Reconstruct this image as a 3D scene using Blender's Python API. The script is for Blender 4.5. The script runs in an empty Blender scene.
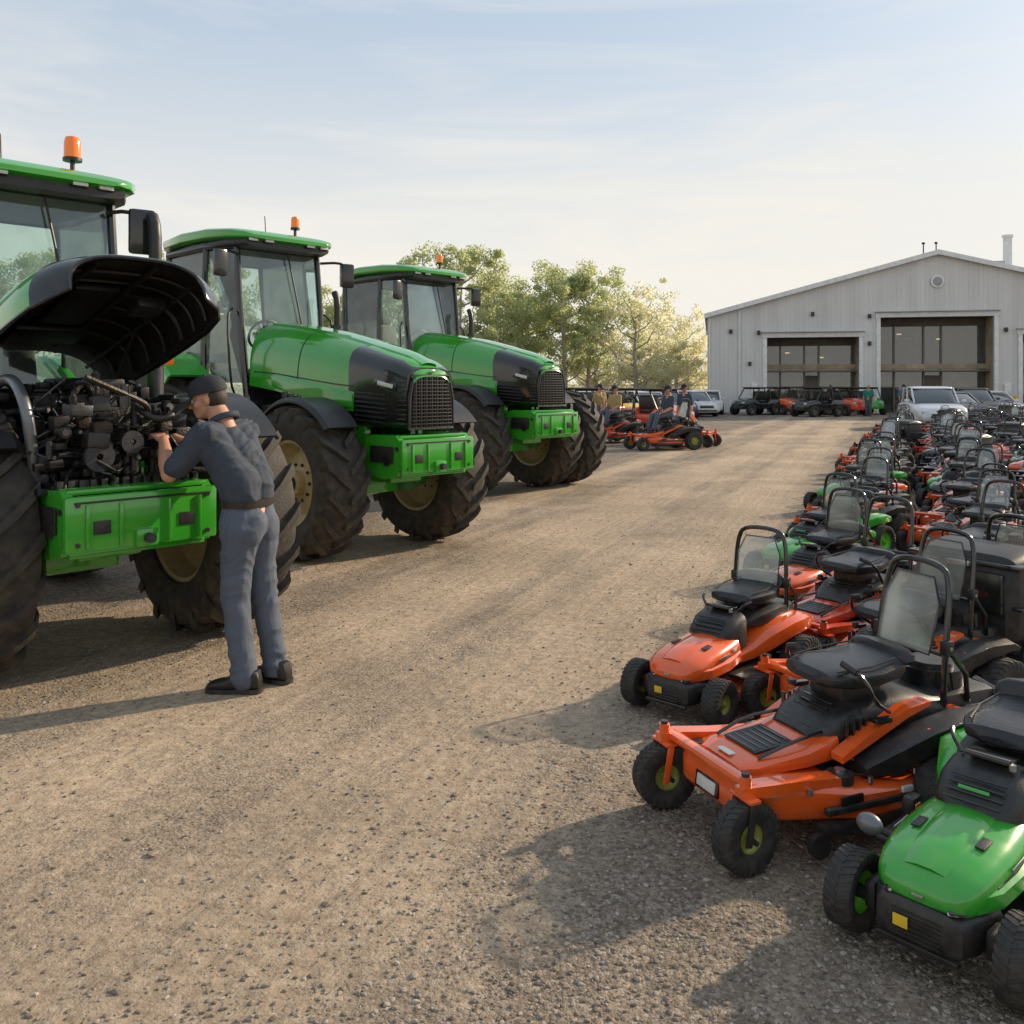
import bpy, bmesh, math, random
import numpy as np
from mathutils import Vector, Matrix, Euler, noise
random.seed(7); np.random.seed(7)
scene=bpy.context.scene
COL=scene.collection
R=math.radians
# ------------------------------------------------------------------ materials
def nt_new(name):
    m=bpy.data.materials.new(name); m.use_nodes=True
    nt=m.node_tree; nt.nodes.clear()
    out=nt.nodes.new('ShaderNodeOutputMaterial')
    return m,nt,out
def N(nt,t,**k):
    n=nt.nodes.new(t)
    for a,v in k.items(): setattr(n,a,v)
    return n
def pbr(name,col,rough=.5,metal=0,coat=0,vary=.15,vscale=3,bump=0,bscale=40,dust=0,spec=.5,emit=0,dustcol=(.30,.24,.17)):
    m,nt,out=nt_new(name); L=nt.links
    p=N(nt,'ShaderNodeBsdfPrincipled')
    L.new(p.outputs[0],out.inputs[0])
    tc=N(nt,'ShaderNodeTexCoord')
    no=N(nt,'ShaderNodeTexNoise'); no.inputs['Scale'].default_value=vscale; no.inputs['Detail'].default_value=5
    no.inputs['Roughness'].default_value=.65
    L.new(tc.outputs['Object'],no.inputs['Vector'])
    mr=N(nt,'ShaderNodeMapRange'); mr.inputs[1].default_value=.3; mr.inputs[2].default_value=.7
    mr.inputs[3].default_value=1-vary; mr.inputs[4].default_value=1+vary
    L.new(no.outputs[0],mr.inputs[0])
    mx=N(nt,'ShaderNodeMix',data_type='RGBA',blend_type='MULTIPLY'); mx.inputs[0].default_value=1
    mx.inputs[6].default_value=(*col,1); L.new(mr.outputs[0],mx.inputs[7])
    last=mx.outputs[2]
    if dust>0:
        n2=N(nt,'ShaderNodeTexNoise'); n2.inputs['Scale'].default_value=vscale*2.3; n2.inputs['Detail'].default_value=7
        L.new(tc.outputs['Object'],n2.inputs['Vector'])
        geo=N(nt,'ShaderNodeNewGeometry'); sx=N(nt,'ShaderNodeSeparateXYZ'); L.new(geo.outputs['Position'],sx.inputs[0])
        zr=N(nt,'ShaderNodeMapRange'); zr.inputs[1].default_value=0; zr.inputs[2].default_value=1.6; zr.inputs[3].default_value=1.25; zr.inputs[4].default_value=.35
        L.new(sx.outputs[2],zr.inputs[0])
        r2=N(nt,'ShaderNodeMapRange'); r2.inputs[1].default_value=.42; r2.inputs[2].default_value=.7; r2.inputs[3].default_value=.15*dust; r2.inputs[4].default_value=dust
        L.new(n2.outputs[0],r2.inputs[0])
        mu=N(nt,'ShaderNodeMath',operation='MULTIPLY',use_clamp=True); L.new(zr.outputs[0],mu.inputs[0]); L.new(r2.outputs[0],mu.inputs[1])
        m2=N(nt,'ShaderNodeMix',data_type='RGBA'); L.new(mu.outputs[0],m2.inputs[0]); L.new(last,m2.inputs[6]); m2.inputs[7].default_value=(*dustcol,1)
        last=m2.outputs[2]
        rr=N(nt,'ShaderNodeMath',operation='MULTIPLY_ADD',use_clamp=True); L.new(mu.outputs[0],rr.inputs[0]); rr.inputs[1].default_value=.8; rr.inputs[2].default_value=rough
        L.new(rr.outputs[0],p.inputs['Roughness'])
    else:
        rr=N(nt,'ShaderNodeMath',operation='MULTIPLY_ADD',use_clamp=True); L.new(no.outputs[0],rr.inputs[0]); rr.inputs[1].default_value=.2; rr.inputs[2].default_value=rough-.1
        L.new(rr.outputs[0],p.inputs['Roughness'])
    L.new(last,p.inputs['Base Color'])
    p.inputs['Metallic'].default_value=metal
    p.inputs['Coat Weight'].default_value=coat; p.inputs['Coat Roughness'].default_value=.06
    p.inputs['Specular IOR Level'].default_value=spec
    if emit: p.inputs['Emission Color'].default_value=(*col,1); p.inputs['Emission Strength'].default_value=emit
    if bump:
        nb=N(nt,'ShaderNodeTexNoise'); nb.inputs['Scale'].default_value=bscale; nb.inputs['Detail'].default_value=3
        L.new(tc.outputs['Object'],nb.inputs['Vector'])
        b=N(nt,'ShaderNodeBump'); b.inputs['Strength'].default_value=bump; b.inputs['Distance'].default_value=.02
        L.new(nb.outputs[0],b.inputs['Height']); L.new(b.outputs[0],p.inputs['Normal'])
    return m
def glassmat(name,tint,alpha=.25,rough=.03,ior=1.45):
    m,nt,out=nt_new(name); L=nt.links
    t=N(nt,'ShaderNodeBsdfTransparent'); t.inputs[0].default_value=(*tint,1)
    g=N(nt,'ShaderNodeBsdfGlossy'); g.inputs['Roughness'].default_value=rough; g.inputs[0].default_value=(.9,.95,1,1)
    d=N(nt,'ShaderNodeBsdfDiffuse'); d.inputs[0].default_value=(.6,.62,.6,1)
    f=N(nt,'ShaderNodeFresnel'); f.inputs[0].default_value=ior
    a=N(nt,'ShaderNodeMath',operation='ADD',use_clamp=True); L.new(f.outputs[0],a.inputs[0]); a.inputs[1].default_value=.03
    mx=N(nt,'ShaderNodeMixShader'); L.new(a.outputs[0],mx.inputs[0]); L.new(t.outputs[0],mx.inputs[1]); L.new(g.outputs[0],mx.inputs[2])
    tc=N(nt,'ShaderNodeTexCoord'); no=N(nt,'ShaderNodeTexNoise'); no.inputs['Scale'].default_value=4; no.inputs['Detail'].default_value=6
    L.new(tc.outputs['Object'],no.inputs[0])
    mr=N(nt,'ShaderNodeMapRange'); mr.inputs[1].default_value=.35; mr.inputs[2].default_value=.75; mr.inputs[3].default_value=alpha*.3; mr.inputs[4].default_value=alpha
    L.new(no.outputs[0],mr.inputs[0])
    m2=N(nt,'ShaderNodeMixShader'); L.new(mr.outputs[0],m2.inputs[0]); L.new(mx.outputs[0],m2.inputs[1]); L.new(d.outputs[0],m2.inputs[2])
    L.new(m2.outputs[0],out.inputs[0]); return m
GREEN=pbr('tractor_green',(.032,.33,.018),.18,0,.9,.08,1.5,dust=.10)
MGREEN=pbr('mower_green',(.028,.33,.024),.2,0,.7,.1,6,dust=.10)
ORANGE=pbr('mower_orange',(.82,.105,.008),.2,0,.8,.1,6,dust=.12)
RED=pbr('mower_red',(.66,.06,.012),.25,0,.6,.12,6,dust=.14)
BLACKP=pbr('black_plastic',(.016,.016,.017),.40,0,0,.25,10,bump=.08,bscale=160,dust=.08)
BLACKG=pbr('black_gloss',(.012,.013,.014),.16,0,.5,.2,8,dust=.04)
VINYL=pbr('seat_vinyl',(.018,.018,.02),.32,0,0,.2,12,bump=.12,bscale=90)
RUBBER=pbr('tyre_rubber',(.026,.024,.022),.7,0,0,.35,5,bump=.25,bscale=60,dust=.5,dustcol=(.18,.14,.10))
MRUB=pbr('mower_rubber',(.018,.018,.018),.58,0,0,.3,14,bump=.12,bscale=120,dust=.22,dustcol=(.17,.13,.095))
GOLD=pbr('wheel_beige',(.50,.38,.19),.42,0,.1,.2,4,dust=.4)
LIME=pbr('rim_olive',(.34,.37,.06),.4,0,.2,.15,10,dust=.12)
RGREEN=pbr('rim_green',(.18,.62,.03),.3,0,.3,.1,10,dust=.06)
GREYR=pbr('rim_grey',(.16,.16,.15),.4,.4,0,.2,10,dust=.2)
STEEL=pbr('steel',(.42,.43,.44),.35,.9,0,.2,10)
DSTEEL=pbr('dark_steel',(.06,.06,.065),.42,.6,0,.35,9,bump=.15,bscale=80)
ENGM=pbr('engine_black',(.013,.012,.011),.42,.2,0,.5,12,bump=.3,bscale=60)
ENGB=pbr('engine_brown',(.035,.026,.02),.5,.4,0,.5,12,bump=.3,bscale=60)
GREYP=pbr('grey_pipe',(.17,.18,.19),.35,.5,0,.15,6)
GLASS=glassmat('cab_glass',(.86,.93,.90),.08)
SCREEN=glassmat('screen_plastic',(.88,.90,.90),.26,.08)
LAMP=pbr('headlamp_glass',(.62,.63,.61),.12,0,.6,.05,10)
YELLOW=pbr('yellow_decal',(.75,.5,.03),.4,0,.1,.1,10)
WHITED=pbr('white_decal',(.7,.7,.66),.4,0,.1,.1,10)
AMBER=pbr('amber_beacon',(.95,.20,.01),.15,0,.6,.05,10,emit=.15)
TAILRED=pbr('red_lamp',(.5,.02,.01),.2,0,.5,.05,10)
CARGLASS=pbr('car_glass',(.02,.025,.03),.06,0,.8,.1,3)
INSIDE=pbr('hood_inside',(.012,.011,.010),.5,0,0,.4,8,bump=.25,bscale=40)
INTER=pbr('cab_interior',(.16,.15,.13),.6,0,0,.3,8)
FEND=pbr('fender_black',(.011,.011,.012),.42,0,.1,.2,5,dust=.05)
# ------------------------------------------------------------------ builder
_boxcache={}
def boxtemp(sx,sy,sz,bev,seg=2):
    key=(round(sx,4),round(sy,4),round(sz,4),round(bev,4))
    if key in _boxcache: return _boxcache[key]
    bm=bmesh.new(); bmesh.ops.create_cube(bm,size=1)
    bmesh.ops.scale(bm,vec=(sx,sy,sz),verts=bm.verts)
    if bev>0: bmesh.ops.bevel(bm,geom=bm.edges[:],offset=min(bev,.45*min(sx,sy,sz)),segments=seg,profile=.6,affect='EDGES')
    bm.verts.index_update()
    r=([v.co.copy() for v in bm.verts],[[v.index for v in f.verts] for f in bm.faces]); bm.free()
    _boxcache[key]=r; return r
class B:
    def __init__(s,name,parent=None,label=None):
        s.name=name;s.parent=parent;s.V=[];s.F=[];s.M=[];s.mats=[];s.label=label;s.T=None
    def mi(s,m):
        if m not in s.mats: s.mats.append(m)
        return s.mats.index(m)
    def add(s,V,F,m):
        o=len(s.V); i=s.mi(m)
        if s.T is not None: V=[s.T@Vector(v) for v in V]
        s.V+= [tuple(v) for v in V]
        for f in F: s.F.append([a+o for a in f]); s.M.append(i)
        return s
    def box(s,c,size,m,bev=.01,rot=(0,0,0)):
        V,F=boxtemp(*size,bev); rm=Euler([R(a) for a in rot]).to_matrix(); c=Vector(c)
        return s.add([rm@v+c for v in V],F,m)
    def cyl(s,p1,p2,r1,m,r2=None,seg=16,caps=True):
        p1=Vector(p1);p2=Vector(p2); r2=r1 if r2 is None else r2
        d=(p2-p1).normalized(); a=d.orthogonal().normalized(); b=d.cross(a)
        V=[];F=[]
        for p,r in((p1,r1),(p2,r2)):
            for k in range(seg):
                t=2*math.pi*k/seg; V.append(p+a*math.cos(t)*r+b*math.sin(t)*r)
        for k in range(seg): F.append([k,(k+1)%seg,seg+(k+1)%seg,seg+k])
        if caps: F.append(list(range(seg))[::-1]); F.append(list(range(seg,2*seg)))
        return s.add(V,F,m)
    def tube(s,pts,r,m,seg=8,smooth=0):
        pts=[Vector(p) for p in pts]
        for _ in range(smooth):
            q=[pts[0]]
            for i in range(len(pts)-1):
                q.append(pts[i]*.75+pts[i+1]*.25); q.append(pts[i]*.25+pts[i+1]*.75)
            q.append(pts[-1]); pts=q
        V=[];F=[];n=len(pts); a=None
        for i,p in enumerate(pts):
            d=(pts[min(i+1,n-1)]-pts[max(i-1,0)]).normalized()
            if a is None: a=d.orthogonal().normalized()
            else: a=(a-d*a.dot(d)).normalized()
            b=d.cross(a); rr=r[i] if isinstance(r,(list,tuple)) else r
            for k in range(seg):
                t=2*math.pi*k/seg; V.append(p+a*math.cos(t)*rr+b*math.sin(t)*rr)
        for i in range(n-1):
            for k in range(seg): F.append([i*seg+k,i*seg+(k+1)%seg,(i+1)*seg+(k+1)%seg,(i+1)*seg+k])
        F.append(list(range(seg))[::-1]); F.append(list(range((n-1)*seg,n*seg)))
        return s.add(V,F,m)
    def lathe(s,prof,c,m,seg=32,axis='y',closed=False):
        V=[];F=[];n=len(prof); c=Vector(c)
        for k in range(seg):
            t=2*math.pi*k/seg
            for h,r in prof:
                if axis=='y': V.append(c+Vector((math.cos(t)*r,h,math.sin(t)*r)))
                elif axis=='z': V.append(c+Vector((math.cos(t)*r,math.sin(t)*r,h)))
                else: V.append(c+Vector((h,math.cos(t)*r,math.sin(t)*r)))
        for k in range(seg):
            k2=(k+1)%seg
            for i in range(n if closed else n-1):
                j=(i+1)%n; F.append([k*n+i,k*n+j,k2*n+j,k2*n+i])
        return s.add(V,F,m)
    def loft(s,secs,m,ring=True,caps=True):
        n=len(secs[0]);V=[p for q in secs for p in q];F=[]
        for i in range(len(secs)-1):
            for k in range(n if ring else n-1):
                k2=(k+1)%n; F.append([i*n+k,i*n+k2,(i+1)*n+k2,(i+1)*n+k])
        if caps and ring:
            F.append(list(range(n))[::-1]); F.append([(len(secs)-1)*n+k for k in range(n)])
        return s.add(V,F,m)
    def sph(s,c,r,m,seg=16,rings=10,rot=None):
        c=Vector(c); 
        if not isinstance(r,(tuple,list)): r=(r,r,r)
        V=[];F=[]
        rm=rot if rot is not None else Matrix.Identity(3)
        for i in range(1,rings):
            ph=math.pi*i/rings
            for k in range(seg):
                t=2*math.pi*k/seg
                V.append(c+rm@Vector((r[0]*math.sin(ph)*math.cos(t),r[1]*math.sin(ph)*math.sin(t),r[2]*math.cos(ph))))
        top=len(V);V.append(c+rm@Vector((0,0,r[2])));V.append(c-rm@Vector((0,0,r[2])))
        for i in range(rings-2):
            for k in range(seg): F.append([i*seg+k,(i+1)*seg+k,(i+1)*seg+(k+1)%seg,i*seg+(k+1)%seg])
        for k in range(seg):
            F.append([top,k,(k+1)%seg]); F.append([top+1,(rings-2)*seg+(k+1)%seg,(rings-2)*seg+k])
        return s.add(V,F,m)
    def ext(s,poly,y0,y1,m,axis='y'):
        n=len(poly)
        if axis=='y': V=[(x,y0,z) for x,z in poly]+[(x,y1,z) for x,z in poly]
        elif axis=='x': V=[(y0,x,z) for x,z in poly]+[(y1,x,z) for x,z in poly]
        else: V=[(x,z,y0) for x,z in poly]+[(x,z,y1) for x,z in poly]
        F=[list(range(n)),list(range(n,2*n))[::-1]]+[[k,n+k,n+(k+1)%n,(k+1)%n] for k in range(n)]
        return s.add(V,F,m)
    def pane(s,pts,m,th=.006):
        pts=[Vector(p) for p in pts]; nrm=(pts[1]-pts[0]).cross(pts[2]-pts[0]).normalized()*th
        n=len(pts); V=pts+[p+nrm for p in pts]
        F=[list(range(n))[::-1],list(range(n,2*n))]+[[k,(k+1)%n,n+(k+1)%n,n+k] for k in range(n)]
        return s.add(V,F,m)
    def mesh(s,origin=None,ang=35):
        V=s.V
        if origin is not None: V=[(a-origin[0],b-origin[1],c-origin[2]) for a,b,c in V]
        me=bpy.data.meshes.new(s.name); me.from_pydata(V,[],s.F)
        for m in s.mats: me.materials.append(m)
        me.polygons.foreach_set('material_index',s.M); me.update()
        bm=bmesh.new(); bm.from_mesh(me); bmesh.ops.recalc_face_normals(bm,faces=bm.faces); bm.to_mesh(me); bm.free()
        me.shade_smooth(); me.set_sharp_from_angle(angle=R(ang))
        return me
def sering(x,w,zb,zt,n=.5,seg=20,cy=0,axis='x'):
    pts=[]; cz=(zb+zt)/2; h=(zt-zb)/2
    for k in range(seg):
        t=2*math.pi*k/seg; c=math.cos(t); q=math.sin(t)
        y=cy+w*math.copysign(abs(c)**n,c); z=cz+h*math.copysign(abs(q)**n,q)
        pts.append((x,y,z))
    return pts
class Thing:
    def __init__(s,joined=False): s.parts=[];s.joined=joined;s.t=None
    def part(s,name,parent=None,label=None):
        b=B(name,parent,label); s.parts.append(b); return b
    def finish(s):
        if s.joined:
            J=B('joined')
            for b in s.parts:
                o=len(J.V); J.V+=b.V
                for f,mi in zip(b.F,b.M): J.F.append([a+o for a in f]); J.M.append(J.mi(b.mats[mi]))
            s.t=J.mesh(); return s
        s.t=[]
        for b in s.parts:
            if b.V:
                a=np.array(b.V); o=(a.min(0)+a.max(0))/2
            else: o=np.zeros(3)
            s.t.append((b,b.mesh(o),Vector(o)))
        return s
    def place(s,name,label,cat,loc=(0,0,0),rz=0,scale=1,group=None,desc=None):
        if s.t is None: s.finish()
        if s.joined: root=bpy.data.objects.new(name,s.t)
        else: root=bpy.data.objects.new(name,None); root.empty_display_size=.2
        root.location=loc; root.rotation_euler=(0,0,R(rz)); root.scale=scale if isinstance(scale,tuple) else (scale,)*3
        COL.objects.link(root); root['label']=label; root['category']=cat
        if group: root['group']=group
        if not s.joined:
            made={}
            for b,me,o in s.t:
                ob=bpy.data.objects.new(b.name,me); COL.objects.link(ob)
                if b.parent is not None:
                    po,poo=made[id(b.parent)]; ob.parent=po; ob.location=o-poo
                else: ob.parent=root; ob.location=o
                if b.label: ob['label']=b.label
                made[id(b)]=(ob,o)
        return root
# ------------------------------------------------------------------ tyres
def lugtyre(b,c,Rr,W,rim,m,nl=18,lh=.035,lw=.05,sweep=.30,seg=48):
    D=Rr-rim; c=Vector(c)
    prof=[(-W*.34,rim-.01),(-W*.44,rim+.02*D),(-W*.5,rim+.35*D),(-W*.5,Rr-lh-.28*D),(-W*.46,Rr-lh-.10*D),(-W*.36,Rr-lh-.02*D),(0,Rr-lh),
          (W*.36,Rr-lh-.02*D),(W*.46,Rr-lh-.10*D),(W*.5,Rr-lh-.28*D),(W*.5,rim+.35*D),(W*.44,rim+.02*D),(W*.34,rim-.01)]
    b.lathe(prof,c,m,seg=seg)
    path=[(.01,Rr,0),(.2,Rr-.002,.35),(.36,Rr-.02*D,.72),(.475,Rr-.07*D,1),(.515,Rr-.28*D,1.12)]
    for sgn in(1,-1):
        for k in range(nl):
            a0=2*math.pi*k/nl+(math.pi/nl if sgn>0 else 0)
            secs=[]
            for yy,rt,t in path:
                y=sgn*W*yy; a=a0+sweep*t; rb=rt-lh-.01; da=lw/2/Rr*(1+.3*t)
                s=[]
                for aa,rr in((a-da*1.25,rb),(a-da,rt),(a+da,rt),(a+da*1.25,rb)):
                    s.append(c+Vector((math.cos(aa)*rr,y,math.sin(aa)*rr)))
                secs.append(s)
            b.loft(secs,m)
def wheel(T,c,Rr,W,rim,side,tm,rm,nl=18,lh=.035,lw=.05,sweep=.3,seg=48,steer=0,hm=None,big=True):
    hm=hm or rm
    M=Matrix.Translation(c)@Matrix.Rotation(R(steer),4,'Z')
    h=T.part('wheel'); h.T=M
    y=side*W*.1
    h.cyl((0,y-side*.02,0),(0,y+side*W*.22,0),rim*.28,hm,seg=20)
    h.cyl((0,y+side*W*.2,0),(0,y+side*W*.3,0),rim*.16,DSTEEL if big else hm,seg=16)
    if big:
        for k in range(10):
            t=2*math.pi*k/10
            h.cyl((math.cos(t)*rim*.42,y-side*.03,math.sin(t)*rim*.42),(math.cos(t)*rim*.42,y+side*.04,math.sin(t)*rim*.42),.016,DSTEEL,seg=8)
    t=T.part('tyre',h); t.T=M; lugtyre(t,(0,0,0),Rr,W,rim,tm,nl,lh,lw,sweep,seg)
    r=T.part('rim',h); r.T=M
    w=W*.36
    prof=[(side*w,rim),(side*w*1.08,rim+.012*rim),(side*w*1.05,rim*.93),(side*w*.5,rim*.88),(side*w*.25,rim*.74),(side*W*.12,rim*.6),(side*W*.16,rim*.3),(side*W*.16,.001)]
    prof2=[(-side*w,rim),(-side*w*1.08,rim*1.012),(-side*w*1.05,rim*.93),(-side*w*.3,rim*.86),(-side*w*.05,rim*.7),(side*W*.05,rim*.5),(side*W*.05,.001)]
    r.lathe(prof,(0,0,0),rm,seg=32); r.lathe(prof2,(0,0,0),rm,seg=32)
    return h
def arcstrip(b,c,rad,w,a0,a1,m,n=14,th=.02,lip=.05):
    secs=[]
    for i in range(n+1):
        a=R(a0+(a1-a0)*i/n); 
        s=[]
        for y,r in((-w/2,rad-lip),(-w/2,rad-.01),(-w/2+.03,rad+th),(w/2-.03,rad+th),(w/2,rad-.01),(w/2,rad-lip),(w/2-.02,rad-lip),(w/2-.03,rad),(-w/2+.03,rad),(-w/2+.02,rad-lip)):
            s.append((c[0]+math.cos(a)*r,c[1]+y,c[2]+math.sin(a)*r))
        secs.append(s)
    b.loft(secs,m)
# ------------------------------------------------------------------ tractor
def archsec(x,w,zb,zt,n=.62,seg=22,a0=0,a1=180):
    pts=[]
    for k in range(seg+1):
        t=R(a0+(a1-a0)*k/seg); c=math.cos(t);q=max(0,math.sin(t))
        pts.append((x,w*math.copysign(abs(c)**n,c),zb+(zt-zb)*abs(q)**n))
    return pts
def interp(tab,x):
    for i in range(len(tab)-1):
        a,b=tab[i],tab[i+1]
        if (a[0]<=x<=b[0]) or (b[0]<=x<=a[0]):
            t=(x-a[0])/(b[0]-a[0]); return [a[j]+(b[j]-a[j])*t for j in range(1,len(a))]
    return list(tab[-1][1:])
def tractor(openh=False,dx=0,tr=.8,trl=None,dual=False,tyreW=.5,steer=0,bsc=.75,wr=.765,rw=1.0):
    T=Thing(); trl=trl or tr
    TR={1:trl,-1:tr}
    ch=T.part('chassis')
    ch.box((-1.2,0,.95),(3.6,.42,.42),GREEN,.04)
    ch.box((-2.2,0,1.0),(1.3,.8,.7),GREEN,.08)
    ch.box((.35,0,1.02),(.7,.5,.30),GREEN,.04)
    ch.cyl((0,-tr+.1,wr),(0,trl-.1,wr),.10,GREEN,seg=16)
    ch.box((0,0,.74),(.34,.5,.3),GREEN,.05)
    rq=random.Random(2)
    for s in(1,-1):
        ch.cyl((0,s*(TR[s]-.32),wr),(0,s*(TR[s]-.1),wr),.2,GREEN,r2=.15,seg=20)
        ch.tube([(-.25,s*.15,.7),(-.22,s*(TR[s]-.3),.68)],.03,STEEL)
        ch.box((.1,s*.3,1.2),(.5,.08,.35),GREEN,.03)
        ch.box((-.65,s*.33,1.25),(1.3,.10,.5),DSTEEL,.03)
        for k in range(22):
            m=rq.choice([GREEN,GREEN,ENGM,DSTEEL,BLACKP]); ch.box((rq.uniform(-1.35,.3),s*rq.uniform(.36,.43),rq.uniform(1.0,1.5)),(rq.uniform(.05,.22),.07,rq.uniform(.05,.18)),m,.015)
        for k in range(5):
            x=rq.uniform(-1.2,.1); z=rq.uniform(1.05,1.4); ch.cyl((x,s*.38,z),(x,s*.47,z),rq.uniform(.03,.07),rq.choice([DSTEEL,GREEN,ENGM]),seg=14)
        ch.tube([(-1.3,s*.4,1.5),(-.9,s*.47,1.35),(-.3,s*.44,1.45),(.2,s*.4,1.2)],.022,BLACKP,smooth=2)
        ch.tube([(-1.3,s*.42,1.3),(-.7,s*.5,1.05),(0,s*.4,1.1),(.3,s*.38,1.0)],.016,BLACKP,smooth=2)
    ch.cyl((-2.75,-.95,.98),(-2.75,.95,.98),.16,GREEN,seg=20)
    bp=T.part('front_bumper')
    bp.box((.66,0,1.02),(.42,.56,.34),GREEN,.03)
    prof=[(.46,.86),(.52,1.22),(.98,1.24),(1.04,1.19),(1.05,.98),(1.0,.86),(.8,.82)]
    for s in(1,-1):
        bp.ext(prof,s*.46,s*.40,GREEN)
        bp.cyl((.86,s*.46,1.0),(.86,s*.485,1.0),.05,BLACKG,seg=14)
        bp.cyl((.66,s*.46,1.12),(.66,s*.475,1.12),.02,DSTEEL,seg=10); bp.cyl((1.0,s*.46,1.12),(1.0,s*.475,1.12),.02,DSTEEL,seg=10)
        for z in(.93,1.16): bp.cyl((1.07,s*.40,z),(1.095,s*.40,z),.014,DSTEEL,seg=10)
        bp.box((1.086,s*.26,1.02),(.012,.10,.08),BLACKP,.004)
        bp.box((1.092,s*.345,1.03),(.02,.025,.26),GREEN,.008); bp.box((1.092,s*.15,1.03),(.02,.025,.26),GREEN,.008)
        bp.box((.78,s*.473,1.06),(.34,.012,.16),BLACKP,.006)
    bp.box((.78,0,1.225),(.46,.86,.035),GREEN,.012)
    bp.box((.82,0,.86),(.4,.84,.04),GREEN,.012)
    bp.box((1.06,0,1.045),(.05,.94,.33),GREEN,.022)
    bp.box((1.09,0,.935),(.06,.14,.11),GREEN,.02); bp.cyl((1.09,0,.935),(1.17,0,.935),.03,DSTEEL)
    bp.box((1.086,0,1.172),(.012,.84,.012),BLACKP,.003)
    tab=[(-1.55,.50,1.72,2.43),(-1.0,.50,1.66,2.37),(-.4,.475,1.56,2.28),(.1,.44,1.48,2.17),(.45,.41,1.44,2.08),(.8,.36,1.42,1.98),(.97,.30,1.42,1.89)]
    if not openh:
        hd=T.part('hood')
        xs=[-1.55,-1.3,-1.0,-.7,-.4,-.1,.12,.28]
        secs=[]
        for x in xs:
            w,zb,zt=interp(tab,x); secs.append(archsec(x,w,zb,zt,.60,30))
        hd.loft(secs,GREEN,ring=False)
        hd.add([p for p in secs[0]],[list(range(len(secs[0])))],BLACKP)
        secs=[]
        for x,a in((.26,20),(.40,28),(.55,35),(.70,40),(.82,43),(.90,46),(.955,48),(.985,50)):
            w,zb,zt=interp(tab,min(x,.97)); dz=0 if x<.93 else (-.03 if x<.97 else -.09)
            secs.append([(p[0],p[1]*1.012,p[2]+.010+dz) for p in archsec(x,w,zb,zt,.58,18,a,180-a)])
        hd.loft(secs,GREEN,ring=False)
        sp=[]
        for x in xs+[.5,.75,.93]:
            w,zb,zt=interp(tab,x); e=0 if x<.3 else .008; k=1 if x<.6 else .75; sp.append([(x,y*w*k,zt+h+e) for y,h in((.5,-.05),(.36,.012),(.12,.024),(-.12,.024),(-.36,.012),(-.5,-.05))])
        hd.loft(sp,GREEN,ring=False)
        for s in(1,-1):
            hd.tube([(x,s*(interp(tab,x)[0]+.001),interp(tab,x)[1]+.24+.05*x) for x in(-1.45,-1.0,-.5,0,.26)],.006,BLACKP,seg=6)
            secs=[]
            for x,q in((-1.1,0),(-.8,1),(-.2,1),(.15,.8),(.26,.2)):
                w,zb,zt=interp(tab,x); secs.append([(x,s*(w-.02),zb+.02),(x,s*(w+.03*q),zb+.04),(x,s*(w+.035*q),zb+.16),(x,s*(w-.02),zb+.22)])
            hd.loft(secs,GREEN)
        w,zb,zt=interp(tab,-.62); hd.tube(archsec(-.62,w+.002,zb,zt+.002,.60,30),.005,BLACKP,seg=6)
        gr=T.part('grille')
        secs=[]
        for x in(.20,.40,.62,.8,.9,.95):
            w,zb,zt=interp(tab,x); zt-=.010
            secs.append(sering(x,w*.995,1.27+.02*(x-.3),zt,.45,36))
        gr.loft(secs,BLACKG)
        for s in(1,-1):
            for k in range(7):
                gr.box((.52,s*(.403),1.37+k*.045),(.40,.02,.015),BLACKP,.004,rot=(0,4,s*-10))
            for k in range(10): gr.box((.91,s*.330,1.35+k*.045),(.09,.02,.012),DSTEEL,.003,rot=(0,0,s*-25))
        for k in range(15):
            z=1.31+k*.035
            gr.box((.962,0,z),(.035,.54-.0009*k*k,.010),BLACKP,.003)
        for q in range(-3,4): gr.box((.970,q*.070,1.55),(.02,.008,.50),BLACKP,.003)
        gr.tube([(.965,-.29,1.30),(.975,-.28,1.60),(.97,-.23,1.82),(.97,.23,1.82),(.975,.28,1.60),(.965,.29,1.30),(.965,-.29,1.30)],.012,DSTEEL,seg=8)
        sv=T.part('side_vent')
        for s in(1,-1):
            for k in range(9):
                x=-.85+k*.12; w,zb,zt=interp(tab,x)
                sv.box((x,s*(w-.01),zb-.10),(.11,.03,.24),BLACKP,.01)
                sv.box((x,s*(w+.006),zb-.06+.02*(k%3)),(.07,.03,.012),DSTEEL,.003)
        for s in(1,-1):
            hl=T.part('headlight'); 
            hl.box((.72,s*.373,1.73),(.20,.03,.045),LAMP,.012,rot=(0,12,s*-12)); hl.box((.72,s*.369,1.73),(.28,.03,.09),CARGLASS,.012,rot=(0,12,s*-12))
        em=T.part('emblem'); em.sph((.985,0,1.86),(.010,.035,.02),STEEL)
    else:
        hx=-.85; hz=2.14
        Mx=Matrix.Translation((hx,0,hz))@Matrix.Rotation(R(-20),4,'Y')@Matrix.Translation((-hx,0,-2.38))
        tb=[(-.95,.55,2.02,2.41),(-.6,.59,2.00,2.41),(-.15,.62,1.97,2.40),(.3,.635,1.95,2.37),(.62,.62,1.93,2.33),(.84,.585,1.93,2.29),(.95,.52,1.95,2.255),(1.01,.42,1.99,2.225)]
        hd=T.part('hood',label='raised hood with dark underside'); hd.T=Mx
        so=[archsec(x,w,zb,zt,.72) for x,w,zb,zt in tb]
        si=[archsec(x-.004,w*.975,zb+.002,zt-.018,.72) for x,w,zb,zt in tb]
        hd.loft(so,GREEN,ring=False)
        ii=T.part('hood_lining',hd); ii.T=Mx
        ii.loft(si,INSIDE,ring=False)
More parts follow.
